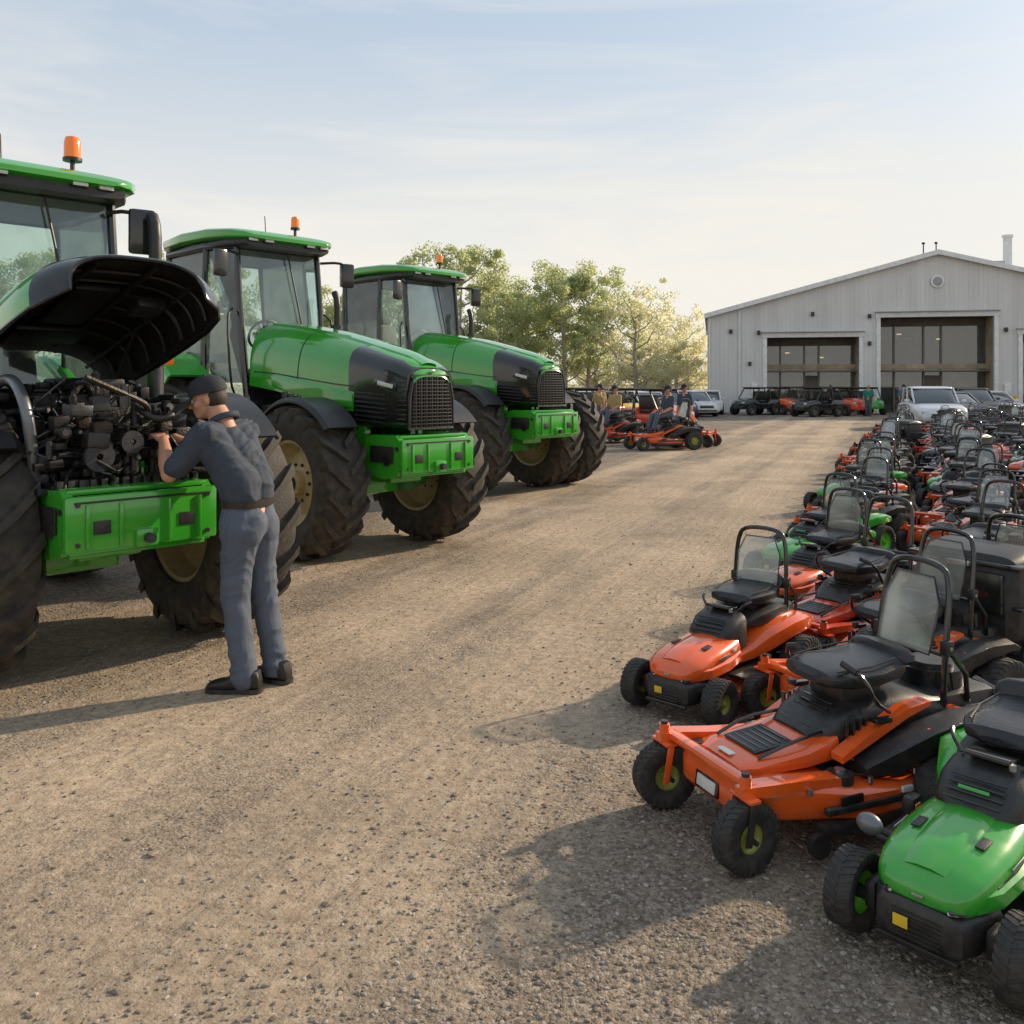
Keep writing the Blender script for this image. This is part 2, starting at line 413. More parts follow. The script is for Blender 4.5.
        rm=T.part('hood_rim',hd); rm.T=Mx
        rm.tube([s[0] for s in so]+so[-1][1:-1]+[s[-1] for s in so[::-1]],.015,BLACKG)
        rm.loft([[(a,b*1.008,c+.003) for a,b,c in archsec(x,w,zb,zt,.72)] for x,w,zb,zt in tb[5:]],BLACKG,ring=False)
        for x in(-.7,-.45,-.2,.05,.3,.5,.7):
            w,zb,zt=interp(tb,x)
            a=archsec(x,w*.945,zb+.04,zt-.035,.72); ii.tube(a,.014 if x!=.3 else .024,BLACKP,seg=6)
        for s in(1,-1): ii.tube([(-.9,s*.2,2.37),(-.2,s*.22,2.35),(.9,s*.18,2.23)],.02,BLACKP,seg=6); ii.tube([(-.9,s*.42,2.24),(-.2,s*.46,2.23),(.85,s*.42,2.13)],.015,BLACKP,seg=6)
        ii.box((.1,0,2.31),(.7,.3,.05),ENGM,.02,rot=(0,4,0)); ii.box((-.5,.0,2.34),(.3,.5,.05),ENGM,.02,rot=(0,4,0)); ii.box((.45,.3,2.16),(.2,.2,.08),BLACKP,.03)
        for s in(1,-1): 
            st=T.part('gas_strut'); st.tube([(-.6,s*.42,1.6),(-.1,s*.48,2.28)],.014,DSTEEL)
        e=T.part('engine',label='exposed dark engine with hoses and belts')
        rnd=random.Random(5)
        e.box((-.3,0,1.22),(1.4,.6,.6),ENGM,.05)
        e.box((-.2,0,1.62),(1.3,.4,.34),ENGM,.04)
        for i in range(360):
            x=rnd.uniform(-.8,.88); y=rnd.uniform(-.5,.5); zt=1.88-.18*abs(y)
            z=rnd.uniform(1.1,zt-.06*(x>.5)); m=rnd.choice([ENGM,ENGM,ENGB,BLACKP,DSTEEL,BLACKG,ENGM,BLACKP,ENGM])
            if rnd.random()<.6: e.box((x,y,z),(rnd.uniform(.04,.15),rnd.uniform(.04,.14),rnd.uniform(.02,.10)),m,.010,rot=(rnd.uniform(-6,6),rnd.uniform(-6,6),rnd.uniform(-10,10)))
            else:
                d=rnd.choice([Vector((1,0,0)),Vector((0,1,0)),Vector((0,0,1)),Vector((1,.4,.1)).normalized()])*rnd.uniform(.03,.08)
                p=Vector((x,y,z)); r0=rnd.uniform(.012,.042); e.cyl(p-d,p+d,r0,m,seg=14); e.cyl(p+d,p+d*1.15,r0*.6,STEEL if rnd.random()<.25 else DSTEEL,seg=10)
        for i in range(60):
            p=Vector((rnd.uniform(-.6,.85),rnd.uniform(-.48,.48),rnd.uniform(1.2,1.8))); pts=[p]
            for k in range(4):
                p=p+Vector((rnd.uniform(-.2,.2),rnd.uniform(-.18,.18),rnd.uniform(-.14,.14))); p.y=max(-.52,min(.52,p.y)); p.x=min(.92,p.x); p.z=min(max(1.15,p.z),1.9); pts.append(p.copy())
            e.tube(pts,rnd.choice([.006,.009,.014,.02]),rnd.choice([BLACKP,BLACKG,ENGM,DSTEEL,ENGB,BLACKG]),smooth=2,seg=8)
        for k in range(3):
            e.lathe([(0,.02),(0,.09-.02*k),(.03,.09-.02*k),(.03,.02)],(.88,-.2+.2*k,1.42+.08*(k%2)),DSTEEL,seg=24,axis='x')
        e.box((-.1,.1,1.86),(.6,.34,.08),BLACKP,.03)
        e.box((.66,0,1.20),(.34,.90,.12),ENGM,.02)
        for k in range(14): e.box((.86,-.42+k*.065,1.25),(.05,.04,.07),BLACKP,.008)
        gp=T.part('intake_pipe'); gp.tube([(-.3,-.42,1.82),(.2,-.50,1.90),(.5,-.53,1.87),(.66,-.53,1.72),(.66,-.50,1.5),(.6,-.46,1.3)],.034,GREYP,seg=14,smooth=3)
    def C(x): return x+dx
    fz,rz=1.50,3.33
    base=[(C(-1.5),.50*rw),(C(-2.05),.74*rw),(C(-3.05),.70*rw)]
    top=[(C(-1.66),.54*rw),(C(-2.12),.67*rw),(C(-3.1),.64*rw)]
    cab=T.part('cab')
    cab.box((C(-2.2),0,1.32),(1.5,1.2,.5),BLACKP,.06)
    cab.box((C(-1.58),0,1.62),(.16,.9,.5),BLACKP,.04)
    cab.box((C(-2.2),0,1.52),(1.7,1.38,.06),BLACKP,.02)
    pil=T.part('cab_frame',cab)
    for s in(1,-1):
        for (bx,by),(tx,ty) in zip(base,top):
            pil.tube([(bx,s*by,fz),((bx+tx)/2+.02,s*((by+ty)/2+.03),2.4),(tx,s*ty,rz+.05)],.036,BLACKG,seg=8,smooth=1)
        for zz,ring,rr in((fz,base,.04),(rz,top,.045)):
            pil.tube([(ring[0][0],s*ring[0][1],zz),(ring[1][0],s*ring[1][1],zz),(ring[2][0],s*ring[2][1],zz)],rr,BLACKG)
    pil.tube([(base[0][0],-.5*rw,fz+.3),(base[0][0],.5*rw,fz+.3)],.03,BLACKG)
    pil.tube([(top[0][0],-.54*rw,rz),(top[0][0],.54*rw,rz)],.045,BLACKG); pil.tube([(top[2][0],-.64*rw,rz),(top[2][0],.64*rw,rz)],.045,BLACKG); pil.tube([(base[2][0],-.7*rw,fz+.3),(base[2][0],.7*rw,fz+.3)],.045,BLACKG)
    def w(pts): 
        q=T.part('window',cab); q.pane(pts,GLASS)
    w([(base[0][0],-.49*rw,fz+.3),(base[0][0],.49*rw,fz+.3),(top[0][0],.53*rw,rz),(top[0][0],-.53*rw,rz)])
    w([(base[2][0],-.68*rw,fz+.3),(base[2][0],.68*rw,fz+.3),(top[2][0],.63*rw,rz),(top[2][0],-.63*rw,rz)])
    for s in(1,-1):
        for i in(0,1):
            w([(base[i][0],s*base[i][1],fz),(base[i+1][0],s*base[i+1][1],fz),(top[i+1][0],s*top[i+1][1],rz),(top[i][0],s*top[i][1],rz)])
    wp=T.part('wiper',cab); wp.tube([(C(-1.60),.1,3.28),(C(-1.52),.25,2.4)],.01,BLACKP); 
    rf=T.part('cab_roof',cab)
    secs=[]
    for x,wd,zb,zt in((C(-1.36),.50,3.39,3.43),(C(-1.42),.60,3.37,3.475),(C(-1.6),.70,3.37,3.52),(C(-2.0),.76,3.38,3.56),(C(-2.6),.76,3.39,3.575),(C(-3.1),.72,3.39,3.54),(C(-3.28),.62,3.39,3.50),(C(-3.33),.48,3.4,3.46)):
        secs.append(sering(x,wd*rw,zb,zt,.45,28))
    rf.loft(secs,GREEN)
    vis=T.part('roof_underside',cab)
    secs=[[(a,b*.93,c-.06) for a,b,c in s] for s in [sering(C(x),wd*rw,3.36,3.47,.4,24) for x,wd in((-1.42,.6),(-1.7,.72),(-2.4,.76),(-3.2,.66))]]
    vis.loft(secs,BLACKP)
    for y in(-.48,-.28,.28,.48):
        wl=T.part('work_light'); wl.box((C(-1.41)-abs(y)*.06,y,3.385),(.07,.13,.07),BLACKG,.015); wl.box((C(-1.368)-abs(y)*.06,y,3.385),(.012,.11,.05),LAMP,.004)
    it=T.part('driver_seat'); it.box((C(-2.55),0,1.85),(.5,.5,.16),INTER,.05); it.box((C(-2.82),0,2.25),(.14,.5,.75),INTER,.05,rot=(0,-8,0)); it.box((C(-2.84),0,2.72),(.1,.26,.16),INTER,.04); it.box((C(-2.5),-.34,2.05),(.5,.12,.12),BLACKP,.03)
    sw=T.part('steering_wheel'); sw.box((C(-1.85),0,1.95),(.2,.22,.6),BLACKP,.05,rot=(0,-12,0))
    ring=[(C(-1.95)+math.cos(t)*.08,math.sin(t)*.21,2.33+math.cos(t)*.17) for t in np.linspace(0,2*math.pi,25)]; sw.tube(ring,.017,BLACKP); sw.tube([ring[0],ring[12]],.012,BLACKP); 
    bc=T.part('beacon'); bxp,byp=C(-1.75),(.36 if openh else .30)
    bc.cyl((bxp,byp,3.5),(bxp,byp,3.62),.018,DSTEEL); bc.cyl((bxp,byp,3.62),(bxp,byp,3.645),.075*bsc,BLACKP)
    lens=T.part('beacon_lens',bc); lens.lathe([(0,.068*bsc),(.13*bsc,.066*bsc),(.17*bsc,.055*bsc),(.19*bsc,.0)],(bxp,byp,3.645),AMBER,axis='z',seg=20)
    an=T.part('antenna'); an.tube([(C(-1.6),-.2,3.5),(C(-1.62),-.2,3.7)],.006,BLACKP)
    for s in(1,-1):
        mr=T.part('mirror'); x0=C(-1.6); ya=.78 if openh else .86
        mr.tube([(x0,s*.56,3.22),(x0+.10,s*(ya-.1),3.24),(x0+.15,s*(ya-.03),3.2)],.016,BLACKP,smooth=1)
        mr.box((x0+.15,s*ya,3.08),(.08,.20 if openh else .16,.36 if openh else .30),BLACKG,.03,rot=(0,0,s*-12))
        mr.box((x0+.105,s*(ya-.005),3.08),(.012,.14,.27),LAMP,.004,rot=(0,0,s*-12))
        st=T.part('cab_step')
        for k in range(3): st.box((C(-1.75),s*(.78+.03*k),.55+.3*k),(.36,.22,.035),BLACKP,.01)
        for q in(-.18,.18): st.box((C(-1.75)+q,s*.78,.86),(.03,.05,.72),DSTEEL,.01)
        ft=T.part('fuel_tank'); ft.box((-2.05,s*.5,.95),(.7,.42,.62),BLACKP,.08)
        rl=T.part('handrail'); rl.tube([(C(-1.55),s*.62,1.6),(C(-1.48),s*.72,1.75),(C(-1.56),s*.72,2.5),(C(-1.62),s*.62,2.6)],.014,BLACKP,smooth=1)
        ff=T.part('front_fender'); arcstrip(ff,(0,s*TR[s],wr),wr+.055,.40,42,148,FEND,n=18,lip=.03)
        ff.tube([(-.1,s*(TR[s]-.3),.9),(-.12,s*(TR[s]-.2),wr+.74),(-.1,s*TR[s],wr+.81)],.025,BLACKP)
        rfn=T.part('rear_fender'); arcstrip(rfn,(-2.75,s*.98,1.0),1.10,.52,48,172,GREEN,th=.03,lip=.10)
        rfn.ext([(-3.6,1.3),(-3.5,1.7),(-3.1,2.02),(-2.6,2.08),(-2.1,1.85),(-1.95,1.5),(-2.3,1.3)],s*.70,s*.74,GREEN)
        tl=T.part('fender_light'); tl.box((-2.2,s*1.15,1.99),(.10,.12,.08),AMBER,.02)
    ex=T.part('exhaust_pipe'); hh=.35 if openh else 0; ey=.82 if openh else .60
    ex.cyl((C(-1.30),ey,1.6),(C(-1.30),ey,2.45+hh),.065,DSTEEL,seg=18); ex.tube([(C(-1.30),ey,2.44+hh),(C(-1.30),ey,2.75+hh),(C(-1.36),ey,2.85+hh)],.05 if openh else .04,BLACKP,seg=12,smooth=1)
    for s in(1,-1):
        wheel(T,(0,s*TR[s],wr),wr,tyreW,wr*.56,s,RUBBER,GOLD,nl=17,lh=.045,lw=.06,sweep=.30,steer=steer)
        wheel(T,(-2.75,s*.98,1.0),1.0,.56,.55,s,RUBBER,GOLD,nl=21,lh=.045,lw=.065,sweep=.26)
    if dual: wheel(T,(0,tr+.62,.765),.765,.46,.43,1,RUBBER,GOLD,nl=17,lh=.04,lw=.06)
    return T
HD=-43
G='large green tractors lined up on the gravel'
t1=tractor(openh=True,dx=.78,tr=.76,trl=.99,tyreW=.60,bsc=.95,wr=.86,rw=1.14)
t1.place('tractor','large green tractor with hood raised and engine exposed','tractor',(-2.86,5.88,0),HD,.95,G)
t2=tractor(tr=.80,dx=-.10)
t2.place('tractor','large green tractor with closed hood and amber beacon','tractor',(-1.53,9.7,0),HD,1.02,G)
t3=tractor(tr=.80,dual=True)
t3.place('tractor','green tractor at the far end of the tractor row','tractor',(-.15,15.0,0),HD,1.10,G)
# ------------------------------------------------------------------ mowers
def mtyre(T,c,Rr,W,side,rm,steer=0,lo=False):
    rr=.60 if rm is RGREEN else .48
    wheel(T,c,Rr,W,Rr*rr,side,MRUB,rm,nl=12 if lo else 30,lh=.0028,lw=.012,sweep=.18,seg=20 if lo else 36,steer=steer,big=False)
def hoop(T,x,z0,h,w,lean=0,screen=True,stay=True):
    rb=T.part('roll_bar')
    pts=[(x,-w*1.08,z0),(x-lean*.3,-w*1.05,z0+h*.45),(x-lean*.85,-w*.98,z0+h*.86),(x-lean,-w*.72,z0+h),(x-lean,w*.72,z0+h),(x-lean*.85,w*.98,z0+h*.86),(x-lean*.3,w*1.05,z0+h*.45),(x,w*1.08,z0)]
    rb.tube(pts,.0135,BLACKG,seg=10,smooth=2)
    rb.tube([(x-lean*.3,-w,z0+h*.36),(x-lean*.3,w,z0+h*.36)],.010,BLACKG)
    for s in(1,-1):
        rb.box((x-lean*.35,s*w*1.06,z0+h*.42),(.045,.04,.06),BLACKP,.01)
        rb.cyl((x-lean*.35,s*w*1.0,z0+h*.42),(x-lean*.35,s*w*1.2,z0+h*.42),.008,STEEL,seg=8)
        if stay: rb.tube([(x-lean*.35,s*w*1.06,z0+h*.42),(x-.12,s*w*1.1,z0+.12),(x-.15,s*w,z0)],.011,BLACKG)
    if screen:
        sc=T.part('windscreen')
        a=[(x-lean*.3+.05,-w*.82,z0+h*.36),(x-lean*.3+.05,w*.82,z0+h*.36),(x-lean*.75+.03,w*.84,z0+h*.72),(x-lean*.93+.02,w*.58,z0+h*.90),(x-lean*.93+.02,-w*.58,z0+h*.90),(x-lean*.75+.03,-w*.84,z0+h*.72)]
        sc.pane(a,SCREEN,.005)
        f=T.part('screen_frame',sc); f.tube(a+[a[0]],.005,BLACKG,seg=6)
def seat(T,x,z,sc=1,back=.13):
    s=T.part('seat')
    s.loft([[(x+.17*sc*a,b,c) for _,b,c in sering(0,wd*sc,zb+z,zt+z,.6,20)] for a,wd,zb,zt in((1.2,.08,.0,.025),(1.08,.14,-.01,.05),(.6,.175,-.02,.062),(-.2,.18,-.02,.060),(-.85,.165,-.01,.075),(-1.1,.14,.0,.085))],VINYL)
    s.loft([[(x-.19*sc-q*.35+cz*.9,b,z+.05+q*1.0) for _,b,cz in sering(0,wd*sc,-.032,.032,.6,20)] for q,wd in((0,.15),(back*.35,.168),(back*.7,.16),(back*.92,.13),(back,.08))],VINYL)
    for q in(1,-1): s.tube([(x+.17*sc*.9,q*.13*sc,z+.056),(x,q*.15*sc,z+.066),(x-.14*sc,q*.13*sc,z+.08)],.004,BLACKP,seg=6)
    s.box((x,0,z-.05),(.2*sc,.2*sc,.08),BLACKP,.02)
def zeroturn(body,rim,joined=False,bag=False,screen=True,bar=True):
    T=Thing(joined); lo=joined
    d=T.part('mower_deck')
    def ds(x,w,zb,zt): return sering(x,w,zb,zt,.35,24)
    d.loft([ds(.535,.16,.165,.230),(ds(.515,.205,.14,.262)),ds(.40,.265,.13,.285),ds(.1,.34,.115,.245),ds(-.25,.34,.11,.225),ds(-.38,.30,.12,.215),ds(-.42,.25,.14,.20)],body)
    for s in(1,-1):
        d.box((-.04,s*.335,.185),(.60,.03,.025),BLACKP,.008)
        d.box((.14,s*.337,.215),(.10,.012,.03),BLACKG,.004); d.box((-.12,s*.340,.212),(.05,.012,.022),WHITED,.002)
        d.box((.0,s*.32,.12),(.55,.06,.04),BLACKP,.01)
        d.cyl((.12,s*.25,.24),(.12,s*.25,.275),.05,BLACKP); d.cyl((.12,s*.25,.275),(.12,s*.25,.29),.02,STEEL,seg=10)
        d.cyl((.30,s*.335,.08),(.30,s*.36,.08),.045,BLACKP,seg=14)
        for x in(.3,.02,-.2): d.cyl((x,s*.30,.24),(x,s*.30,.262),.010,STEEL,seg=8)
        d.tube([(.38,s*.24,.285),(.2,s*.265,.272),(.0,s*.27,.258),(-.2,s*.27,.246)],.004,BLACKP,seg=6)
        d.box((.445,s*.20,.273),(.06,.05,.008),BLACKP,.003)
    fr=T.part('front_frame')
    fr.box((.53,0,.296),(.05,.56,.030),body,.012)
    for s in(1,-1):
        fr.loft([[(x,s*yy,zz) for yy,zz in((a,z0),(b,z0),(b,z1),(a,z1))] for x,a,b,z0,z1 in((.10,.22,.29,.24,.270),(.34,.22,.29,.255,.292),(.50,.235,.305,.268,.308),(.59,.25,.29,.275,.305))],body)
        fr.cyl((.56,s*.27,.26),(.56,s*.27,.340),.022,body); fr.cyl((.56,s*.27,.340),(.56,s*.27,.352),.015,BLACKP)
        for q in(-1,1): fr.box((.575,s*.27+q*.056,.19),(.028,.008,.15),body if q*s<0 else BLACKP,.004,rot=(0,-10,0))
        fr.box((.56,s*.27,.268),(.05,.12,.012),body,.004)
        fr.cyl((.56,s*.27-.065,.13),(.56,s*.27+.065,.13),.010,DSTEEL,seg=8)
    fp=T.part('foot_plate'); fp.loft([sering(.48,.13,.26,.300,.5,20),sering(.42,.17,.26,.318,.5,20),sering(.2,.18,.26,.345,.5,20),sering(.05,.17,.26,.385,.5,20)],body)
    fp.box((.30,0,.337),(.18,.20,.010),BLACKP,.004,rot=(0,6,0))
    for k in range(6): fp.box((.23+k*.030,0,.350-(k*.0035)),(.008,.17,.006),BLACKG,.002,rot=(0,6,0))
    for s in(1,-1): fp.tube([(.10,s*.13,.38),(.25,s*.145,.37),(.40,s*.13,.325)],.007,BLACKG,smooth=1)
    fp.box((.45,.0,.314),(.03,.08,.006),WHITED,.002)
    hl=T.part('headlight'); hl.box((.540,0,.20),(.012,.12,.045),LAMP,.006,rot=(0,-8,0)); hl.box((.537,0,.20),(.01,.15,.062),BLACKG,.006,rot=(0,-8,0))
    for s in(1,-1):
        h2=T.part('headlight'); h2.box((.518,s*.165,.21),(.012,.045,.03),LAMP,.004,rot=(0,0,s*30))
    bd=T.part('body')
    bd.loft([sering(.15,.11,.30,.37,.5,20),sering(.08,.15,.28,.42,.5,20),sering(-.04,.18,.27,.47,.5,20),sering(-.28,.20,.25,.50,.5,20),sering(-.48,.20,.25,.46,.5,20)],BLACKP)
    for s in(1,-1):
        bd.loft([[(x,s*(.22+.08*q)+yy,zz) for yy,zz in((-.05,z0),(.05,z0),(.06,z1-.02),(.0,z1),(-.05,z1-.01))] for x,q,z0,z1 in((.02,0,.25,.30),(-.1,.5,.25,.36),(-.25,.9,.32,.42),(-.42,1,.36,.45),(-.6,.9,.38,.44),(-.7,.5,.36,.40))],BLACKP)
        bd.loft([[(x,s*yy,zz) for yy,zz in((.18,z0),(.245,z0),(.245,z0+h),(.18,z0+h))] for x,z0,h in((.10,.30,.025),(-.05,.36,.04),(-.22,.43,.035),(-.34,.465,.015))],body)
        bd.box((-.32,s*.312,.385),(.16,.03,.035),body,.010,rot=(0,-8,0))
        for k in range(6): bd.box((.03-.030*k,s*.184,.40),(.008,.02,.06),BLACKG,.002)
        bd.cyl((-.02,s*.19,.455),(-.02,s*.19,.475),.018,DSTEEL,seg=10); bd.box((-.10,s*.235,.435),(.08,.03,.02),BLACKG,.006)
        bd.box((-.42,s*.352,.415),(.10,.006,.02),WHITED,.002)
        bd.tube([(.06,s*.17,.30),(-.05,s*.27,.28),(-.2,s*.30,.31)],.008,DSTEEL,smooth=1)
    for k in range(6): bd.box((.12-.022*k,0,.385+.015*k),(.01,.17,.007),BLACKG,.002)
    eng=T.part('engine')
    eng.box((-.62,0,.34),(.38,.34,.24),BLACKP,.05); eng.cyl((-.6,0,.44),(-.6,0,.53),.13,BLACKG,seg=20); eng.cyl((-.6,0,.53),(-.6,0,.55),.09,DSTEEL,seg=20)
    eng.tube([(-.75,.16,.33),(-.8,.18,.42),(-.8,.05,.44)],.03,DSTEEL,seg=8); eng.box((-.78,-.1,.42),(.06,.16,.12),DSTEEL,.02); eng.cyl((-.52,.17,.36),(-.52,.22,.36),.06,ORANGE if body is ORANGE else DSTEEL)
    for k in range(5): eng.box((-.62,.175,.28+.03*k),(.24,.02,.012),DSTEEL,.003); eng.box((-.62,-.175,.28+.03*k),(.24,.02,.012),DSTEEL,.003)
    eng.box((-.3,0,.20),(.9,.36,.10),DSTEEL,.02)
    seat(T,-.13,.545,back=.055)
    for s in(1,-1):
        lv=T.part('control_lever'); lv.tube([(-.16,s*.21,.45),(-.06,s*.24,.51),(-.02,s*.23,.60),(-.0,s*.15,.63)],.009,BLACKG,smooth=1)
        lv.cyl((-.01,s*.20,.615),(.0,s*.13,.635),.014,BLACKP,seg=10)
    if bar: hoop(T,-.47,.42,.56,.17,lean=.07,screen=screen)
    if bag:
        bg=T.part('grass_collector')
        bg.loft([sering(x,w,.34,zt,.3,24) for x,w,zt in((-.55,.26,.70),(-.6,.31,.82),(-.8,.33,.86),(-1.0,.31,.82),(-1.05,.26,.7))],BLACKP)
        bg.box((-.8,0,.77),(.5,.68,.03),BLACKG,.01); bg.box((-.8,0,.55),(.46,.68,.02),BLACKG,.008)
        for s in(1,-1): bg.box((-.54,s*.15,.6),(.03,.1,.2),BLACKG,.02); bg.box((-1.06,s*.16,.62),(.03,.18,.22),BLACKG,.02)
        bg.box((-1.07,0,.76),(.03,.14,.03),STEEL,.008)
    for s in(1,-1):
        mtyre(T,(.56,s*.27,.13),.13,.088,s,rim,steer=8*s,lo=lo)
        mtyre(T,(-.50,s*.345,.18),.18,.15,s,rim,lo=lo)
    return T
def garden(body,rim,joined=False,screen=True,bar=True,greenmarks=False):
    T=Thing(joined); lo=joined
    hd=T.part('hood')
    hs=[(.540,.07,.235,.265),(.528,.115,.222,.290),(.495,.145,.205,.316),(.44,.163,.195,.338),(.36,.175,.19,.356),(.26,.182,.19,.370),(.13,.178,.19,.382),(.04,.165,.19,.390)]
    hd.loft([sering(x,w,zb,zt,.62,32) for x,w,zb,zt in hs],body)
    hd.loft([[(x,y*w,zt+h-.002) for y,h in((.56,-.022),(.40,.004),(.15,.010),(-.15,.010),(-.40,.004),(-.56,-.022))] for x,w,zb,zt in hs[2:]],body,ring=False)
    for s in(1,-1):
        hd.loft([[(x,s*(w-.02),zb) ,(x,s*(w+q),zb+.01),(x,s*(w+q),zb+.055),(x,s*(w-.02),zb+.078)] for x,w,zb,q in((.47,.150,.22,0),(.38,.17,.22,.016),(.2,.180,.23,.018),(.05,.17,.245,.005))],body)
        hd.tube([(.38,s*.172,.285),(.25,s*.182,.30),(.08,s*.172,.32)],.003,BLACKP,seg=6)
        hd.box((.30,s*.10,.364),(.07,.03,.006),BLACKP,.002,rot=(s*-6,4,0))
    gr=T.part('grille')
    gr.loft([sering(x,w,zb,zt,.5,28) for x,w,zb,zt in((.552,.09,.115,.205),(.537,.13,.09,.228),(.47,.162,.09,.238),(.35,.175,.11,.225))],BLACKP)
    for k in range(6): gr.box((.552,0,.122+k*.015),(.012,.15,.005),BLACKG,.002)
    gr.box((.55,0,.10),(.02,.25,.02),BLACKG,.006)
    dc=T.part('decal'); dc.box((.560,-.045,.165),(.004,.045,.035),YELLOW,.001)
    em=T.part('emblem'); em.box((.543,0,.252),(.006,.035,.012),STEEL,.002)
    for s in(1,-1):
        hl=T.part('headlight'); hl.box((.518,s*.105,.236),(.022,.05,.018),CARGLASS,.008,rot=(0,-15,s*35)); hl.box((.528,s*.098,.233),(.010,.03,.010),LAMP,.003,rot=(0,-15,s*30))
        sd=T.part('side_decal'); sd.box((.25,s*.1838,.315),(.10,.004,.012),STEEL,.001,rot=(0,4,0))
        sd=T.part('side_decal'); sd.box((.13,s*.1795,.333),(.035,.004,.018),ORANGE if body is MGREEN else WHITED,.001)
    cs=T.part('console')
    cs.loft([sering(x,w,.26,zt,.5,20) for x,w,zt in((.14,.09,.39),(.11,.13,.43),(.03,.15,.48),(-.06,.15,.505),(-.12,.12,.48))],BLACKP)
    for k in range(4): cs.box((.14-.022*k,0,.41+.019*k),(.01,.18,.006),BLACKG,.002,rot=(0,-40,0))
    if body is MGREEN: cs.box((.118,.0,.445),(.006,.10,.012),MGREEN,.002,rot=(0,-40,0))
    cs.box((-.04,0,.515),(.10,.15,.02),BLACKG,.008,rot=(0,-10,0)); cs.cyl((-.0,.08,.50),(.0,.08,.52),.012,STEEL,seg=10)
    for s in(1,-1): cs.tube([(-.04,s*.10,.50),(-.06,s*.14,.545),(-.10,s*.155,.555)],.008,BLACKG,smooth=1)
    fd=T.part('rear_body')
    fd.loft([sering(x,w,zb,zt,.45,20) for x,w,zb,zt in((.05,.16,.22,.28),(-.08,.19,.22,.31),(-.18,.25,.25,.385),(-.35,.31,.31,.435),(-.55,.31,.32,.435),(-.68,.27,.32,.405),(-.72,.19,.33,.38))],body)
    fd.loft([sering(x,w,.20,.33,.5,16) for x,w in((-.1,.19),(-.3,.21),(-.66,.21),(-.7,.17))],BLACKP)
    fd.loft([sering(x,w,.39,z,.5,16) for x,w,z in((-.10,.12,.43),(-.2,.18,.48),(-.4,.20,.50),(-.6,.18,.48),(-.66,.12,.43))],BLACKP)
    for s in(1,-1):
        ft=T.part('foot_rest'); ft.box((.04,s*.235,.205),(.32,.13,.020),BLACKP,.008); ft.box((-.04,s*.275,.255),(.08,.05,.07),BLACKP,.02)
    dk=T.part('mower_deck'); dk.loft([sering(x,w,.07,zt,.35,20) for x,w,zt in((.23,.2,.12),(.18,.29,.15),(.0,.34,.17),(-.18,.31,.16),(-.24,.22,.14))],body if body is not MGREEN else BLACKP)
    ax=T.part('axle'); ax.cyl((.43,-.25,.128),(.43,.25,.128),.022,DSTEEL); ax.cyl((-.42,-.3,.16),(-.42,.3,.16),.03,DSTEEL); ax.box((0,0,.2),(1.0,.22,.08),DSTEEL,.02)
    for s in(1,-1): ax.box((.43,s*.185,.15),(.09,.04,.09),BLACKP,.02)
    seat(T,-.32,.525,.95,back=.08)
    if bar: hoop(T,-.50,.38,.54,.165,lean=.03,screen=screen)
    for s in(1,-1):
        mtyre(T,(.43,s*.258,.128),.128,.095,s,rim,steer=0,lo=lo)
        mtyre(T,(-.42,s*.31,.165),.165,.14,s,rim,lo=lo)
    if greenmarks:
        mi=T.part('mirror'); mi.tube([(.34,-.16,.30),(.36,-.21,.32)],.012,BLACKP); mi.sph((.37,-.235,.33),(.03,.045,.035),GREYP)
    return T
GM='riding mowers parked in long rows on the gravel'
ZO=zeroturn(ORANGE,LIME); ZOn=zeroturn(ORANGE,GREYR,screen=False); ZOb=zeroturn(ORANGE,GREYR,bag=True); ZR=zeroturn(RED,GREYR,screen=False); ZK=zeroturn(BLACKG,GREYR,screen=False,bar=False); GO=garden(ORANGE,LIME); GOn=garden(ORANGE,GREYR,bar=False); GG=garden(MGREEN,RGREEN); GGn=garden(MGREEN,RGREEN,bar=False); GG1=garden(MGREEN,RGREEN,bar=False,greenmarks=True); GK=garden(BLACKG,GREYR,screen=False)
def pm(T,lab,x,y,rz,sc=1): return T.place('riding_mower',lab,'riding mower',(x,y,0),rz,sc,GM)
pm(GG1,'green riding mower with black grille and green rims',1.595,3.02,222,.98)
pm(ZO,'orange zero-turn mower with black seat and clear windscreen',1.27,3.72,202,1.02)
pm(GO,'small orange riding mower with black grille and roll bar',1.17,5.10,227,.97)
pm(ZO,'orange zero-turn mower parked behind another orange mower',1.94,4.74,206,.98)
pm(GO,'orange riding mower with black grille and clear windscreen',2.30,6.95,218)
pm(ZR,'red zero-turn mower with black seat',2.18,5.93,214)
pm(GG,'green riding mower with black grille and clear windscreen',2.70,8.2,218)
pm(ZOb,'orange zero-turn mower with large black grass collector',3.45,5.62,30)
pm(ZR,'red zero-turn mower with black roll bar',3.55,7.0,213)
pm(GGn,'green riding mower with low black seat',3.25,9.2,216)
FZO=zeroturn(ORANGE,GREYR,True); FZOn=zeroturn(ORANGE,GREYR,True,screen=False,bar=False); FZR=zeroturn(RED,GREYR,True,screen=False); FGO=garden(ORANGE,GREYR,True,screen=False); FGG=garden(MGREEN,RGREEN,True,bar=False); FGK=garden(BLACKG,GREYR,True); FZK=zeroturn(BLACKG,GREYR,True,screen=False); FZKb=zeroturn(BLACKG,GREYR,True,screen=False,bag=True,bar=False)
near={'ZO':ZO,'ZOn':ZOn,'ZR':ZR,'GO':GO,'GOn':GOn,'GG':GG,'GGn':GGn,'GK':GK,'ZK':ZK}
farT={'ZO':FZO,'ZOn':FZOn,'ZR':FZR,'GO':FGO,'GGn':FGG,'GK':FGK,'ZK':FZK,'ZKb':FZKb}
